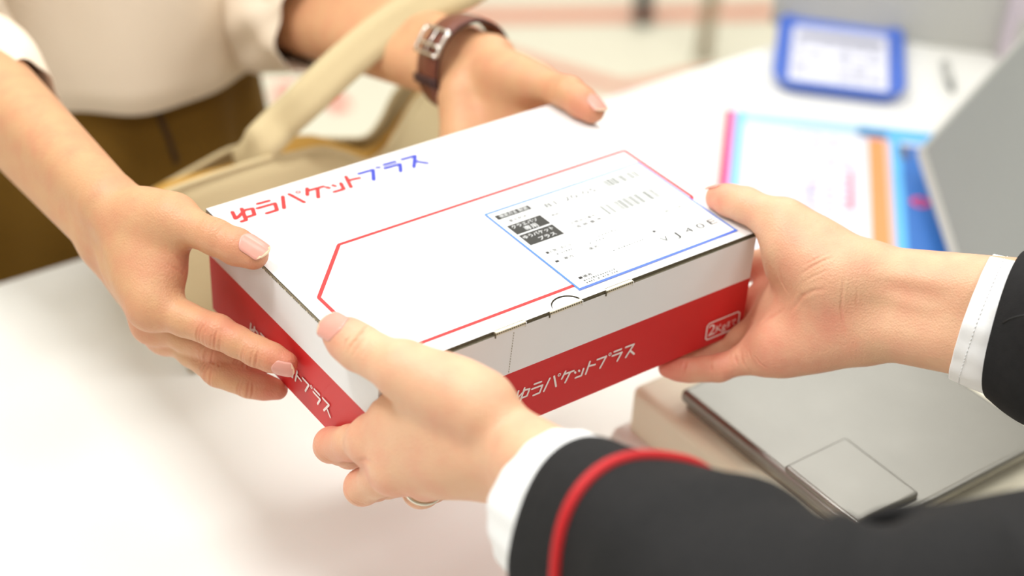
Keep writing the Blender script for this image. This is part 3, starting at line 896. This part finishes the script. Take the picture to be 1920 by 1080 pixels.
H1['creases'] += [([(318, 470), (338, 486), (352, 500)], 0.00068, 0.00035), ([(310, 492), (330, 505), (345, 516)], 0.00068, 0.00035), ([(330, 455), (350, 470)], 0.00059, 0.00025), ([(326, 548), (345, 552), (360, 562)], 0.00059, 0.00020)]
H3['creases'] += [([(640, 785), (655, 796), (662, 812)], 0.00076, 0.00020), ([(668, 866), (684, 862), (700, 868)], 0.00102, 0.00035)]
H4['blush'] += [(D(1465, 645, .885), .020, .5), (D(1445, 560, .93), .022, .6), (D(1565, 600, .86), .014, .35), (D(1500, 480, .87), .018, .25), (D(1330, 690, .91), .03, .35)]
H3['blush'] += [(D(620, 805, .83), .014, .5), (D(650, 870, .81), .012, .3)]
H1['blush'] += [(D(340, 500, .868), .012, .55), (D(430, 600, .848), .016, .35)]
td1 = unit(A(.1, -.3, 1.0)); td3 = unit(A(-.25, -.35, 1.0)); td2 = unit(A(.25, -.1, 1)); td4 = unit(A(.3, .3, 1))
H1['creases'] += knuckle_lines(H1['thumb'], 2, .0104, td1, 5, .005)
H3['creases'] += [([(652, 665), (657, 650), (668, 637), (680, 622), (692, 610)], .0007, .0011), ([(645, 657), (648, 640), (656, 630)], .0006, .0006), ([(662, 670), (672, 650), (684, 632)], .0007, .0006), ([(676, 672), (684, 656), (694, 640)], .0007, .0004)]

def build_hand(S, mat, thumb_dors, nails, parent_fn):
    V, F = hand_mesh(S, RES)
    V, F, bl, bv = finish_hand(S, V, F, mat)
    bv2 = BVHTree.FromPolygons([tuple(v) for v in V], [tuple(int(i) for i in f) for f in F])
    return (V, F, bl), bv2

# ---- customer
cust = empty('person', (0.12, 0.62, FLOOR_Z), 'person in a beige blouse and olive brown skirt giving the parcel from beyond the counter', 'person')
(h1, bv1) = build_hand(H1, M_skin_a, td1, None, None)
(h2, bv2) = build_hand(H2, M_skin_a, td2, None, None)
def simple_arm(P, r, n=28):
    C = spline([list(p) for p in P], 14); rr = spline([[x] for x in r], 14)[:, 0]
    U, Wd = tube_axes(C, A(.2, .1, 1)); v, f = loft(C, U, Wd, rr, rr, n)
    f.append(tuple(range(n))[::-1])
    return np.array(v), f, np.zeros(len(v))
SH1 = A(-.075, .66, .30); SH2 = A(.33, .66, .30)
EL1 = H1['E']; EL2 = H2['E']
torso_c = spline([[.12, .63, -.40], [.125, .625, -.2], [.13, .625, -.05], [.13, .64, .12], [.13, .66, .30], [.13, .67, .36]], 16)
tors = loft(torso_c, [A(1, 0, 0)] * 16, [A(0, 1, 0)] * 16, spline([[.125], [.115], [.105], [.13], [.15], [.06]], 16)[:, 0], spline([[.08], [.08], [.075], [.085], [.08], [.05]], 16)[:, 0], 40)
cust_body = body_obj('body', [h1, h2, simple_arm([H1['E'] * .75 + H1['W'] * .25, EL1, EL1 * .5 + SH1 * .5, SH1, A(.0, .66, .30)], [.027, .034, .038, .045, .05]),
                              simple_arm([H2['E'] * .75 + H2['W'] * .25, EL2, EL2 * .5 + SH2 * .5, SH2, A(.25, .66, .30)], [.027, .034, .038, .045, .05]),
                              (np.array(tors[0]), tors[1], np.zeros(len(tors[0])))], M_skin_a, cust)
nail(bv1, H1['thumb'][3], H1['thumb'][2], unit(A(.1, -.45, 1.0)), .0090, .0132, .0150, cust_body, .0012)
nail(bv1, i1[0][3], i1[0][2], unit(-VIEW * .6 - CR[0] * .05 + CR[1] * .45), .0072, .0094, .0110, cust_body, .0010)
nail(bv1, i1[1][3], i1[1][2], -H1['n'], .0072, .0088, .0100, cust_body, .0012)
nail(bv2, H2['thumb'][3], H2['thumb'][2], td2, .0094, .0120, .0125, cust_body, .0010)

# blouse: body with an open hem, two wide sleeves
def fold(t, a):
    return .004 * math.sin(3 * a + 2 * t) + .0025 * math.sin(7 * a - 5 * t + 1) + .0015 * math.sin(13 * a + 9 * t)
bc = spline([[.138, .618, -.112], [.138, .620, -.03], [.135, .63, .10], [.13, .65, .24], [.13, .66, .33], [.13, .67, .38]], 22)
v, f = loft(bc, [A(1, 0, 0)] * 22, [A(0, 1, .12)] * 22, spline([[.140], [.142], [.150], [.175], [.16], [.07]], 22)[:, 0], spline([[.112], [.112], [.11], [.115], [.10], [.06]], 22)[:, 0], 96, fold, True, (.02, .03))
mesh_obj('blouse', v, f, M_blouse, cust, True)
def sleeve(name, P, r, mat, parent, wr, ref=A(.2, .1, 1), start=(.03, .06), n=96, m=40, name2=None):
    C = spline([list(p) for p in P], m); rr = spline([[x] for x in r], m)[:, 0]
    U, Wd = tube_axes(C, ref)
    v, f = loft(C, U, Wd, rr, rr, n, wr, True, start)
    return mesh_obj(name, v, f, mat, parent, True), C, rr, U, Wd
def soft(t, a): return .0028 * math.sin(2 * a + 7 * t) * (1 - .3 * t) + .0018 * math.sin(5 * a - 11 * t) + .0012 * math.sin(9 * a + 23 * t)
sleeve('sleeve', [D(14, 210, 1.02), D(-40, 150, 1.055), D(-110, 80, 1.10), EL1 * .5 + SH1 * .5, SH1, A(0, .66, .30)], [.0325, .041, .051, .058, .07, .08], M_blouse, cust, soft)
sleeve('sleeve', [D(612, 38, 1.205), D(560, 12, 1.235), D(480, -30, 1.29), EL2 * .5 + SH2 * .5, SH2, A(.24, .66, .30)], [.042, .044, .050, .058, .07, .08], M_blouse, cust, soft)
# skirt with waistband, seam and loops
sk = spline([[.125, .622, -.085], [.122, .622, -.14], [.112, .622, -.22], [.10, .63, -.40], [.10, .64, -.75]], 30)
v, f = loft(sk, [A(1, 0, 0)] * 30, [A(0, 1, 0)] * 30, spline([[.125], [.130], [.150], [.19], [.24]], 30)[:, 0], spline([[.098], [.103], [.118], [.14], [.18]], 30)[:, 0], 96, lambda t, a: t * (.008 * math.sin(9 * a) + .004 * math.sin(17 * a + 1)))
skirt = mesh_obj('skirt', v, f, M_skirt, cust, True)
def front(px, py, off=-.001):
    """point on the skirt front seen at that spot"""
    dg = None
    hit = SKBV.ray_cast(Vector(CP), Vector(unit(ray(px, py)))); return np.array(hit[0]) - VIEW * .0006 if hit[0] is not None else ony(px, py, .515)
SKBV = BVHTree.FromPolygons([tuple(q) for q in v], f)
MB().tube([front(286, 185), front(300, 220), (front(315, 255)), front(332, 305)], .0022, 8).build('seam', M_seam, skirt, True)
for px in (222, 285):
    p = front(px, 168); MB().tube([p, front(px - 2, 196)], .0032, 8).build('belt_loop', M_loop, skirt, True)

# ---- clerk
clerk = empty('person', (.62, -.42, FLOOR_Z), 'person in charcoal jacket with red piping and white cuffs taking the parcel', 'person')
(h3, bv3) = build_hand(H3, M_skin_b, td3, None, None)
(h4, bv4) = build_hand(H4, M_skin_b, td4, None, None)
EL3 = H3['E']; EL4 = H4['E']
TC = A(.42, -.60, -.02); SH3 = A(.25, -.45, .10); SH4 = A(.56, -.46, .10)
simple3 = simple_arm([H3['W'] * .45 + EL3 * .55, EL3, D(1850, 1240, .605), SH3, TC + EZ * .1], [.024, .030, .036, .045, .05])
simple4 = simple_arm([H4['W'] * .35 + EL4 * .65, EL4, EL4 * .5 + SH4 * .5, SH4, TC + EZ * .1], [.025, .032, .036, .045, .05])
clerk_body = body_obj('body', [h3, h4, simple3, simple4], M_skin_b, clerk)
nail(bv3, H3['thumb'][3], H3['thumb'][2], unit(-VIEW * .9 - CR[1] * .35 - CR[0] * .1), .0100, .0150, .0165, clerk_body, .0012)
nail(bv4, H4['thumb'][3], H4['thumb'][2], td4, .0090, .0110, .0115, clerk_body, .0012)

# shirt cuffs
def crisp(t, a): return .0006 * math.sin(6 * a + 3 * t) + .0004 * math.sin(15 * a)
ax3 = unit(EL3 - H3['W'])
c3 = [D(1042, 945, .712), D(1090, 978, .696), D(1150, 1018, .678)]
sleeve('shirt_cuff', c3, [.0345, .0365, .0370], M_shirt, clerk, crisp, start=(.02, .05))
c4 = [D(1824, 594, .848), D(1885, 614, .842), D(1990, 640, .830)]
sleeve('shirt_cuff', c4, [.0340, .0360, .038], M_shirt, clerk, crisp, start=(.02, .05))
# jacket: two sleeves and a torso outside the frame
def drape(t, a): return .003 * math.sin(2 * a + 4 * t) + .0022 * math.sin(4 * a - 9 * t) + max(0, t - .12) * (.0050 * math.sin(34 * t + 1.5 * math.sin(2 * a)) + .003 * math.sin(57 * t + 3 * a))
js3, C3, r3, U3, W3 = sleeve('jacket_sleeve', [D(1118, 1008, .690), D(1225, 1070, .660), D(1340, 1140, .635), D(1500, 1255, .605), D(1720, 1262, .60), D(1950, 1228, .61), SH3, TC + EZ * .1], [.0445, .047, .050, .053, .056, .060, .075, .10], M_black, clerk, drape, m=70)
js4, C4, r4, U4, W4 = sleeve('jacket_sleeve', [D(1900, 618, .842), D(1960, 634, .834), D(2060, 656, .822), D(2250, 680, .795), EL4, EL4 * .5 + SH4 * .5, SH4, TC + EZ * .1], [.0430, .046, .048, .054, .058, .066, .075, .1], M_black, clerk, drape, m=70)
cf4 = [o for o in clerk.children if o.name.startswith('shirt_cuff')][-1]
C_ = spline([list(p) for p in c4], 40); U_, W2_ = tube_axes(C_, A(.2, .1, 1)); rr_ = spline([[.0340], [.0360], [.038]], 40)[:, 0]
st = MB()
for q in range(0, 96):
    k_ = 7; e = [C_[k_] + (U_[k_] * math.cos(a) + W2_[k_] * math.sin(a)) * (rr_[k_] + crisp(k_ / 39, a) + .00025) for a in (2 * math.pi * q / 96, 2 * math.pi * (q + .6) / 96)]
    st.tube(e, .00022, 5)
st.build('stitching', M_thread, cf4, True)
bmj = BVHTree.FromPolygons([tuple(v.co) for v in js4.data.vertices], [tuple(p.vertices) for p in js4.data.polygons])
sm = [np.array(h[0]) for h in (bmj.ray_cast(Vector(CP), Vector(unit(ray(*p)))) for p in ((1880, 606), (1893, 598), (1908, 593), (1930, 589), (1960, 586))) if h[0] is not None]
if len(sm) > 1: MB().tube(sm, .0005, 6).build('sleeve_seam', M_rubber, js4, True)
# red piping ring round the left sleeve
k = 8
rad = [C3[k] + (U3[k] * math.cos(a) + W3[k] * math.sin(a)) * (r3[k] + drape(k / 69, a) + .0006) for a in np.linspace(0, 2 * math.pi, 72, endpoint=False)]
MB().tube(rad, .0024, 10, closed=True).build('piping', M_pipe, js3, True)
tv, tf = loft([TC + A(0, 0, z) for z in (-.55, -.3, -.1, .1, .18)], [A(1, 0, 0)] * 5, [A(0, 1, 0)] * 5, [.2, .17, .18, .2, .08], [.13, .11, .11, .11, .06], 60)
mesh_obj('jacket', tv, tf, M_black, clerk, True)

#==PROPS==
# ------------------------------------------------------------------ worn things
rp = i3[2]; c = rp[0] * .30 + rp[1] * .70; t = unit(rp[1] - rp[0]); u = unit(np.cross(t, A(.1, .2, 1))); w = np.cross(t, u)
rr = .0099
tag(MB().tube([c + rr * (u * math.cos(a) + w * math.sin(a)) for a in np.linspace(0, 2 * math.pi, 40, endpoint=False)], .0013, 8, closed=True).build('finger_ring', M_ring, None, True),
    'thin white gold ring on the near hand just below the parcel', 'ring')

# watch: loose leather band, steel buckle, case on the far side of the wrist
wa = unit(H2['E'] - H2['W'])
wc = D(872, 122, 1.066)
e1 = unit(-CR[1] - wa * (-CR[1] @ wa)); e2 = np.cross(wa, e1)
watch = empty('wristwatch', wc, 'brown leather wristwatch with a steel buckle worn loosely on the far wrist', 'watch')
WR, WT, WWID = .0300, .0022, .0230
def band_pt(a, r, s): return wc + e1 * math.cos(a) * r * 1.06 + e2 * math.sin(a) * r * .97 + wa * s
n_ = 72; v = []; f = []; mi = []
prof = [(WR, -WWID / 2), (WR - WT, -WWID / 2), (WR - WT, WWID / 2), (WR, WWID / 2), (WR + .0006, 0)]
for k_ in range(n_):
    a = 2 * math.pi * k_ / n_
    v += [band_pt(a, r, s) for r, s in prof]
for k_ in range(n_):
    for j in range(5):
        a_, b_ = k_ * 5 + j, k_ * 5 + (j + 1) % 5
        c_, d_ = ((k_ + 1) % n_) * 5 + (j + 1) % 5, ((k_ + 1) % n_) * 5 + j
        f.append((a_, b_, c_, d_)); mi.append([2, 1, 2, 0, 0][j])
mesh_obj('strap', v, f, [M_leather, M_leather_in, M_leather_edge], watch, True, mi)
def ang_at(px, py):
    best = min((np.linalg.norm(((lambda q: A(960 + F_PX * q[0] / q[2], 540 + F_PX * q[1] / q[2]))(CR @ (band_pt(a, WR, WWID / 4) - CP))) - A(px, py)), a) for a in np.linspace(0, 2 * math.pi, 180))
    return best[1]
ab = ang_at(838, 92)
def arcpts(a0, a1, s, r, m=9): return [band_pt(a, r, s) for a in np.linspace(a0, a1, m)]
sg = 1 if band_pt(ab + .2, WR, 0)[2] < band_pt(ab, WR, 0)[2] else -1
bk = MB()
for s in (-.0130, .0130):
    bk.tube(arcpts(ab - .26, ab + .26, s, WR + .0022), .0013, 8)
for a in (ab - .26, ab + .26, ab - .08):
    bk.tube([band_pt(a, WR + .0024, s) for s in np.linspace(-.0130, .0130, 6)], .0012, 8)
bk.tube([band_pt(ab - sg * .26, WR + .0026, 0), band_pt(ab + sg * .2, WR + .0034, 0)], .0009, 8)
bk.build('buckle', M_chrome, watch, True)
a0 = ab + sg * .75
kl = MB()
for j in range(6):
    pass
kl.tube([band_pt(a0, WR + .0012, s) for s in np.linspace(-.0122, .0122, 6)], [.0016] * 6, 8)
kl.tube([band_pt(a0 + sg * .09, WR + .0012, s) for s in np.linspace(-.0122, .0122, 6)], [.0016] * 6, 8)
kl.build('keeper_loop', M_leather_edge, watch, True)
ac = ab + math.pi
cn = unit(band_pt(ac, WR, 0) - wc); cs = np.cross(wa, cn); cc = band_pt(ac, WR, 0)
cas = MB()
rings = []
for rr_, hh in ((.0125, -.0015), (.0140, .001), (.0140, .0055), (.0126, .0072)):
    rings.append([cc + cn * hh + (wa * math.cos(q) + cs * math.sin(q)) * rr_ for q in np.linspace(0, 2 * math.pi, 40, endpoint=False)])
vv = [p for r_ in rings for p in r_]; ff = [(i_ * 40 + k_, i_ * 40 + (k_ + 1) % 40, (i_ + 1) * 40 + (k_ + 1) % 40, (i_ + 1) * 40 + k_) for i_ in range(3) for k_ in range(40)]
ff += [tuple(range(40))[::-1], tuple(120 + k_ for k_ in range(40))]
cas.add(vv, ff, 0)
cas.tube([cc + cn * .003 - wa * .0138, cc + cn * .003 - wa * .0180], .0022, 10, 0)
cas.build('case', M_chrome, watch, True)

# ------------------------------------------------------------------ tote bag between the customer and the parcel
bag = empty('tote_bag', (0.2, 0.38, COUNTER_Z), 'natural canvas tote bag slumped behind the parcel with its strap over the far forearm', 'bag')
def curve_y(pts, m): return spline([list(ony(x, y, yy)) for x, y, yy in pts], m)
NB = 60
near = curve_y([(268, 392, .335), (300, 366, .335), (372, 338, .338), (440, 316, .34), (500, 298, .34), (545, 290, .34), (600, 279, .34), (645, 288, .338), (690, 303, .335), (725, 280, .338), (752, 235, .365), (790, 178, .40), (845, 172, .41), (905, 190, .41)], NB)
far = curve_y([(262, 372, .42), (300, 352, .42), (372, 312, .42), (440, 278, .42), (500, 276, .42), (550, 274, .42), (600, 262, .42), (645, 262, .42), (688, 258, .42), (716, 225, .43), (745, 170, .445), (786, 142, .45), (845, 160, .45), (905, 180, .45)], NB)
def bag_panel(top, ybot, bulge, hem, rows=12):
    v = []; f = []
    m = len(top)
    for j in range(rows):
        t_ = j / (rows - 1)
        for i_, p in enumerate(top):
            s_ = i_ / (m - 1)
            bot = A(p[0] * .94 + .010 - .01 * (s_ - .5), ybot, COUNTER_Z + .0025)
            q = p * (1 - t_) + bot * t_
            q = q + A(0, bulge * math.sin(math.pi * min(1, t_ * 1.05)) * (math.sin(math.pi * s_) ** .6) + .003 * math.sin(9 * s_ + 5 * t_) * t_, .0)
            v.append(q)
    for j in range(rows - 1):
        for i_ in range(m - 1):
            a_ = j * m + i_
            f.append((a_, a_ + 1, a_ + m + 1, a_ + m))
    return v, f
v1, f1 = bag_panel(near, .315, -.012, 0)
v2, f2 = bag_panel(far, .425, .012, 0)
# one cloth body: near panel, far panel, base and the two side gussets
m = NB; rows = 12
V_ = v1 + v2; F_ = list(f1) + [tuple(x + len(v1) for x in q[::-1]) for q in f2]
K = len(v1)
for i_ in range(m - 1):
    a_ = (rows - 1) * m + i_
    F_.append((a_, a_ + 1, K + a_ + 1, K + a_))
for j in range(rows - 1):
    for i_ in (0, m - 1):
        a_ = j * m + i_
        q = (a_, a_ + m, K + a_ + m, K + a_)
        F_.append(q if i_ else q[::-1])
body_ = mesh_obj('bag_body', V_, F_, M_tote, bag, True)
so = body_.modifiers.new('cloth', 'SOLIDIFY'); so.thickness = .0016; so.offset = 0
# ochre strip above the near rim paints the shading inside the bag, hem rolls along both rims
shade_line = []
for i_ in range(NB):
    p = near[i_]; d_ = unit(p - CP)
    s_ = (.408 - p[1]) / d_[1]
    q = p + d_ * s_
    shade_line.append(q)
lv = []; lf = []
for i_, q in enumerate(shade_line):
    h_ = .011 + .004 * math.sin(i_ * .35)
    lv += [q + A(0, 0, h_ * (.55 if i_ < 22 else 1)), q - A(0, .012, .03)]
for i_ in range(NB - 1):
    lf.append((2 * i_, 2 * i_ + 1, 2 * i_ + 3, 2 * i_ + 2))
lo_ = mesh_obj('inner_shade_strip', lv, lf, M_tote_shade, bag, True)
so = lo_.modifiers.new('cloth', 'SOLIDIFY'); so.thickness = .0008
hm = MB().tube(list(near), .0022, 8).tube(list(far), .0022, 8)
hm.build('hem', M_tote, bag, True)
# strap
sp = spline([list(ony(446, 318, .385)), list(ony(484, 276, .352)), list(D(528, 231, 1.115)), list(D(575, 187, 1.105)), list(D(655, 112, 1.105)), list(D(735, 48, 1.105)), list(D(812, 4, 1.10)), list(D(900, -40, 1.10)), list(D(960, -150, 1.13)), list(D(900, -420, 1.17)), list(D(740, -760, 1.20)), list(A(.33, .60, .36))], 70)
sv = []; sf = []
for i_, p in enumerate(sp):
    t_ = unit(sp[min(i_ + 1, 69)] - sp[max(i_ - 1, 0)]); sd = unit(np.cross(t_, unit(VIEW + A(.0, .0, -.25))))
    wd = .0135
    sv += [p - sd * wd, p - sd * wd * .33, p + sd * wd * .33, p + sd * wd]
for i_ in range(69):
    for j in range(3):
        a_ = i_ * 4 + j; sf.append((a_, a_ + 1, a_ + 5, a_ + 4))
st_ = mesh_obj('strap', sv, sf, M_tote, bag, True)
so = st_.modifiers.new('cloth', 'SOLIDIFY'); so.thickness = .0024

# ------------------------------------------------------------------ postal scale
scale = empty('postal_scale', (.305, -.04, COUNTER_Z), 'flat postal scale with a brushed steel platform on cream housing, right of the parcel', 'scale')
hs = MB().box((.2215, -.150, -.185), (.405, .066, -.1395)).build('housing', M_scale, scale); bevel(hs, .006, 4)
fo = MB()
o_ = [(.200, -.165), (.425, -.165), (.425, .080), (.200, .080)]; t_ = [(.2150, -.155), (.410, -.155), (.410, .071), (.2150, .071)]
fv = [(x, y, COUNTER_Z + .0005) for x, y in o_] + [(x, y, -.172) for x, y in t_]
fo.add(fv, [(3, 2, 1, 0), (4, 5, 6, 7), (0, 1, 5, 4), (1, 2, 6, 5), (2, 3, 7, 6), (3, 0, 4, 7)])
bevel(fo.build('foot_skirt', M_scale_side, scale), .005, 4)
MB().box((.2350, -.112, -.1400), (.381, .030, -.1335)).build('seal', M_scale_gap, scale)
pl = MB().box((.2310, -.118, -.1340), (.3835, .0335, -.1250)).build('platform', M_steel, scale); bevel(pl, .0036, 5)
cp = MB().box((.2318, -.112, -.1262), (.2800, -.0545, -.1212)).build('corner_plate', M_steel, scale); bevel(cp, .0022, 4)

# ------------------------------------------------------------------ leaflet
ang = math.radians(-44.6); LU = A(math.cos(ang), math.sin(ang), 0); LV = A(math.sin(ang), -math.cos(ang), 0)
LO_ = onz(1360, 205, COUNTER_Z) + EZ * .0006
leaf = MB(-1)
leaf.prism([(0, 0), (.205, 0), (.205, .272), (0, .272)][::-1], LO_ - EZ * .0005, LU, LV, EZ * .0005, 0, 0)
def lrect(x0, x1, y0, y1, mi, zz=1): leaf.rect2d((x0, y1), (x1, y0), LO_ + EZ * .00012 * zz, LU, LV, mi)
lrect(0, .0072, 0, .272, 1); lrect(.0072, .0105, 0, .272, 2); lrect(.0105, .0172, 0, .272, 3)
lrect(.0172, .205, 0, .020, 4); lrect(.118, .205, .002, .024, 8, 2)
lrect(.1255, .1400, .016, .272, 5); lrect(.1400, .1445, .020, .272, 6); lrect(.1445, .1535, .012, .272, 8); lrect(.1535, .205, .030, .272, 9)
leaf.stroke([(.121, .0165), (.138, .0165)], .011, LO_ + EZ * .0004, LU, LV, 7, 16)
lrect(.152, .160, .030, .055, 7, 3)
rgl = np.random.default_rng(7)
leaf.stroke([(.062, .030), (.083, .030), (.083, .056), (.062, .056)], .0022, LO_ + EZ * .0003, LU, LV, 10, 6, True)
for k_ in range(9):
    y0 = .070 + k_ * .011
    for q in range(7):
        x0 = .026 + q * .0125
        if rgl.random() < .75: lrect(x0, x0 + rgl.uniform(.005, .011), y0, y0 + .003, 10 if rgl.random() < .75 else 11, 2)
lrect(.094, .097, .030, .052, 10, 2); lrect(.108, .1125, .086, .150, 11, 2); lrect(.074, .078, .115, .15, 10, 2)
leaf.ring2d((.166, .125), .006, .004, LO_ + EZ * .0004, LU, LV, 1)
tag(leaf.build('leaflet', [M_leaf, M_leaf_red, M_leaf_violet, M_leaf_cyan, M_leaf_pale, M_leaf_orange, M_leaf_peach, M_leaf_dark, M_leaf_sky, M_leaf_deep, M_leaf_ink, M_leaf_rose]),
    'printed leaflet with red, cyan, orange and blue bands lying flat on the white counter', 'leaflet')

# ------------------------------------------------------------------ blue coin tray
tr0 = A(.784, .519, 0); tux = unit(A(.868, .432, 0) - A(.784, .519, 0)); tuy = A(tux[1], -tux[0], 0)
if tuy @ (A(.673, .415, 0) - tr0) < 0: tuy = -tuy
TW, TL_ = .121, .151
tray = empty('coin_tray', tr0 + tux * TW / 2 + tuy * TL_ / 2 + EZ * COUNTER_Z, 'blue plastic coin tray holding a white printed card, at the far end of the counter', 'tray')
def rrect(w, l, r, m=8):
    P = []
    for cx, cy, a0 in ((w / 2 - r, l / 2 - r, 0), (-w / 2 + r, l / 2 - r, 90), (-w / 2 + r, -l / 2 + r, 180), (w / 2 - r, -l / 2 + r, 270)):
        for q in range(m): a = math.radians(a0 + 90 * q / (m - 1)); P.append((cx + r * math.cos(a), cy + r * math.sin(a)))
    return P
TC_ = tr0 + tux * TW / 2 + tuy * TL_ / 2
lay = [(TW - .014, TL_ - .014, .016, .0005), (TW - .003, TL_ - .003, .020, .010), (TW, TL_, .021, .0135), (TW - .006, TL_ - .006, .018, .0145), (TW - .024, TL_ - .024, .010, .0085), (TW - .028, TL_ - .028, .008, .0060)]
tv_ = []; tf_ = []
for w_, l_, r_, z_ in lay:
    tv_ += [TC_ + tux * x + tuy * y + EZ * (COUNTER_Z + z_) for x, y in rrect(w_, l_, r_)]
for q in range(len(lay) - 1):
    for k_ in range(32):
        tf_.append((q * 32 + k_, q * 32 + (k_ + 1) % 32, (q + 1) * 32 + (k_ + 1) % 32, (q + 1) * 32 + k_))
tf_ += [tuple(range(32))[::-1], tuple((len(lay) - 1) * 32 + k_ for k_ in range(32))]
mesh_obj('tray_body', tv_, tf_, M_blue, tray, True)
cd = MB(); cz = EZ * (COUNTER_Z + .0068)
cd.prism(rrect(TW - .030, TL_ - .030, .006)[::-1], TC_ + cz, tux, tuy, EZ * .0005, 0, 0)
rgt = np.random.default_rng(3)
cd.rect2d((-.040, -.030), (.040, -.046), TC_ + cz + EZ * .0007, tux, tuy, 1)
for k_ in range(7):
    for q in range(6):
        if rgt.random() < .6: cd.rect2d((-.041 + q * .0138, -.014 + k_ * .010), (-.041 + q * .0138 + rgt.uniform(.005, .012), -.018 + k_ * .010), TC_ + cz + EZ * .0007, tux, tuy, 1)
cd.build('printed_card', [M_tray_paper, M_tray_ink], tray)

# ------------------------------------------------------------------ tilted terminal panel at the right
P1 = onz(1715, 285, -.20); P2 = onz(1780, 490, -.20); P3 = A(.732, .204, -.085)
eu = unit(P2 - P1); ev = unit(P3 - P1); en = unit(np.cross(eu, ev))
if en @ VIEW > 0: en = -en
term = empty('display_panel', P1 * .5 + P2 * .5 - EZ * .02, 'tilted grey display panel with a lighter rim beside the leaflet', 'display')
b = MB().frame_box(P1 - en * .012, eu * .26, ev * .30, en * .012).build('rim', M_panel_edge, term); bevel(b, .003)
b = MB().frame_box(P1 + eu * .010 + ev * .010 - en * .001, eu * .245, ev * .282, en * .0022).build('face', M_panel, term); bevel(b, .0012)
MB().frame_box(P1 - eu * -.04 + ev * .02 - en * .012, eu * .16, ev * .05, A(0, 0, -.0) + (A(0, 0, COUNTER_Z) - A(0, 0, P1[2])) * .6 - en * .01).build('stand', M_panel, term)

# light partition and the lilac machine behind it
pa, pb = onz(1690, 79, COUNTER_Z), onz(1830, 97, COUNTER_Z)
pu = unit(pb - pa); pn = A(-pu[1], pu[0], 0)
pa0 = pa - pu * .128
sc_ = MB().frame_box(pa0, pu * .245, pn * .012, EZ * .34).build('desk_partition', M_screen); bevel(sc_, .003)
tag(sc_, 'plain light grey partition standing behind the blue coin tray', 'partition')
lm = onz(1868, 122, COUNTER_Z)
lc = empty('card_terminal', lm, 'pale lilac machine casing in the far corner beside the grey partition', 'machine')
b = MB().frame_box(lm + EZ * .0, pu * .16, pn * .10, EZ * .16).build('casing', M_lilac, lc); bevel(b, .008)
b = MB().frame_box(lm + pu * .012 - pn * .002 + EZ * .02, pu * .13, pn * .004, EZ * .03).build('slot_cover', M_panel_edge, lc); bevel(b, .001)
# pen
pq = onz(1772, 118, COUNTER_Z + .004); pw = onz(1787, 172, COUNTER_Z + .004)
pen = empty('pen', (pq + pw) / 2 - EZ * .004, 'small grey pen lying on the counter between tray and display panel', 'pen')
MB().tube([pq, pq * .3 + pw * .7], .004, 12).build('barrel', M_panel_edge, pen, True)
MB().tube([pq * .3 + pw * .7, pw], [.004, .001], 12).build('tip', M_panel, pen, True)

# ------------------------------------------------------------------ far floor: caster foot and a thin post
fz = FLOOR_Z
cq = onz(1206, 12, fz + .04)
cas_ = empty('caster_wheel', cq - EZ * .04, 'black caster wheel on the floor at the top of the view', 'caster')
wx = unit(A(.6, .8, 0)); wy = A(0, 0, 1)
vv = []; ff = []
for s_, r_ in ((-.018, .032), (-.014, .040), (.014, .040), (.018, .032)):
    vv += [cq + A(-.8, .6, 0) * s_ + (wx * math.cos(q) + wy * math.sin(q)) * r_ for q in np.linspace(0, 2 * math.pi, 28, endpoint=False)]
ff = [(i_ * 28 + k_, i_ * 28 + (k_ + 1) % 28, (i_ + 1) * 28 + (k_ + 1) % 28, (i_ + 1) * 28 + k_) for i_ in range(3) for k_ in range(28)] + [tuple(range(28))[::-1], tuple(84 + k_ for k_ in range(28))]
mesh_obj('wheel', vv, ff, M_rubber, cas_, True)
MB().frame_box(cq + A(-.8, .6, 0) * -.018 + wx * -.012 - wy * .004, wx * .024, A(-.8, .6, 0) * .003, wy * .06).frame_box(cq + A(-.8, .6, 0) * .015 + wx * -.012 - wy * .004, wx * .024, A(-.8, .6, 0) * .003, wy * .06).frame_box(cq + A(-.8, .6, 0) * -.018 + wx * -.012 + wy * .034, wx * .024, A(-.8, .6, 0) * .036, wy * .022).build('fork', M_rubber, cas_)
q0 = onz(1318, 112, fz); q1 = q0 + A(.02, .0, 1.0)
post = empty('floor_post', q0, 'thin grey metal post standing on the cream floor beyond the counter', 'post')
MB().tube([q0 + EZ * .012, q1], .016, 16).build('pole', M_grey, post, True)
MB().tube([q0, q0 + EZ * .012], [.022, .018], 24).build('foot', M_grey, post, True)
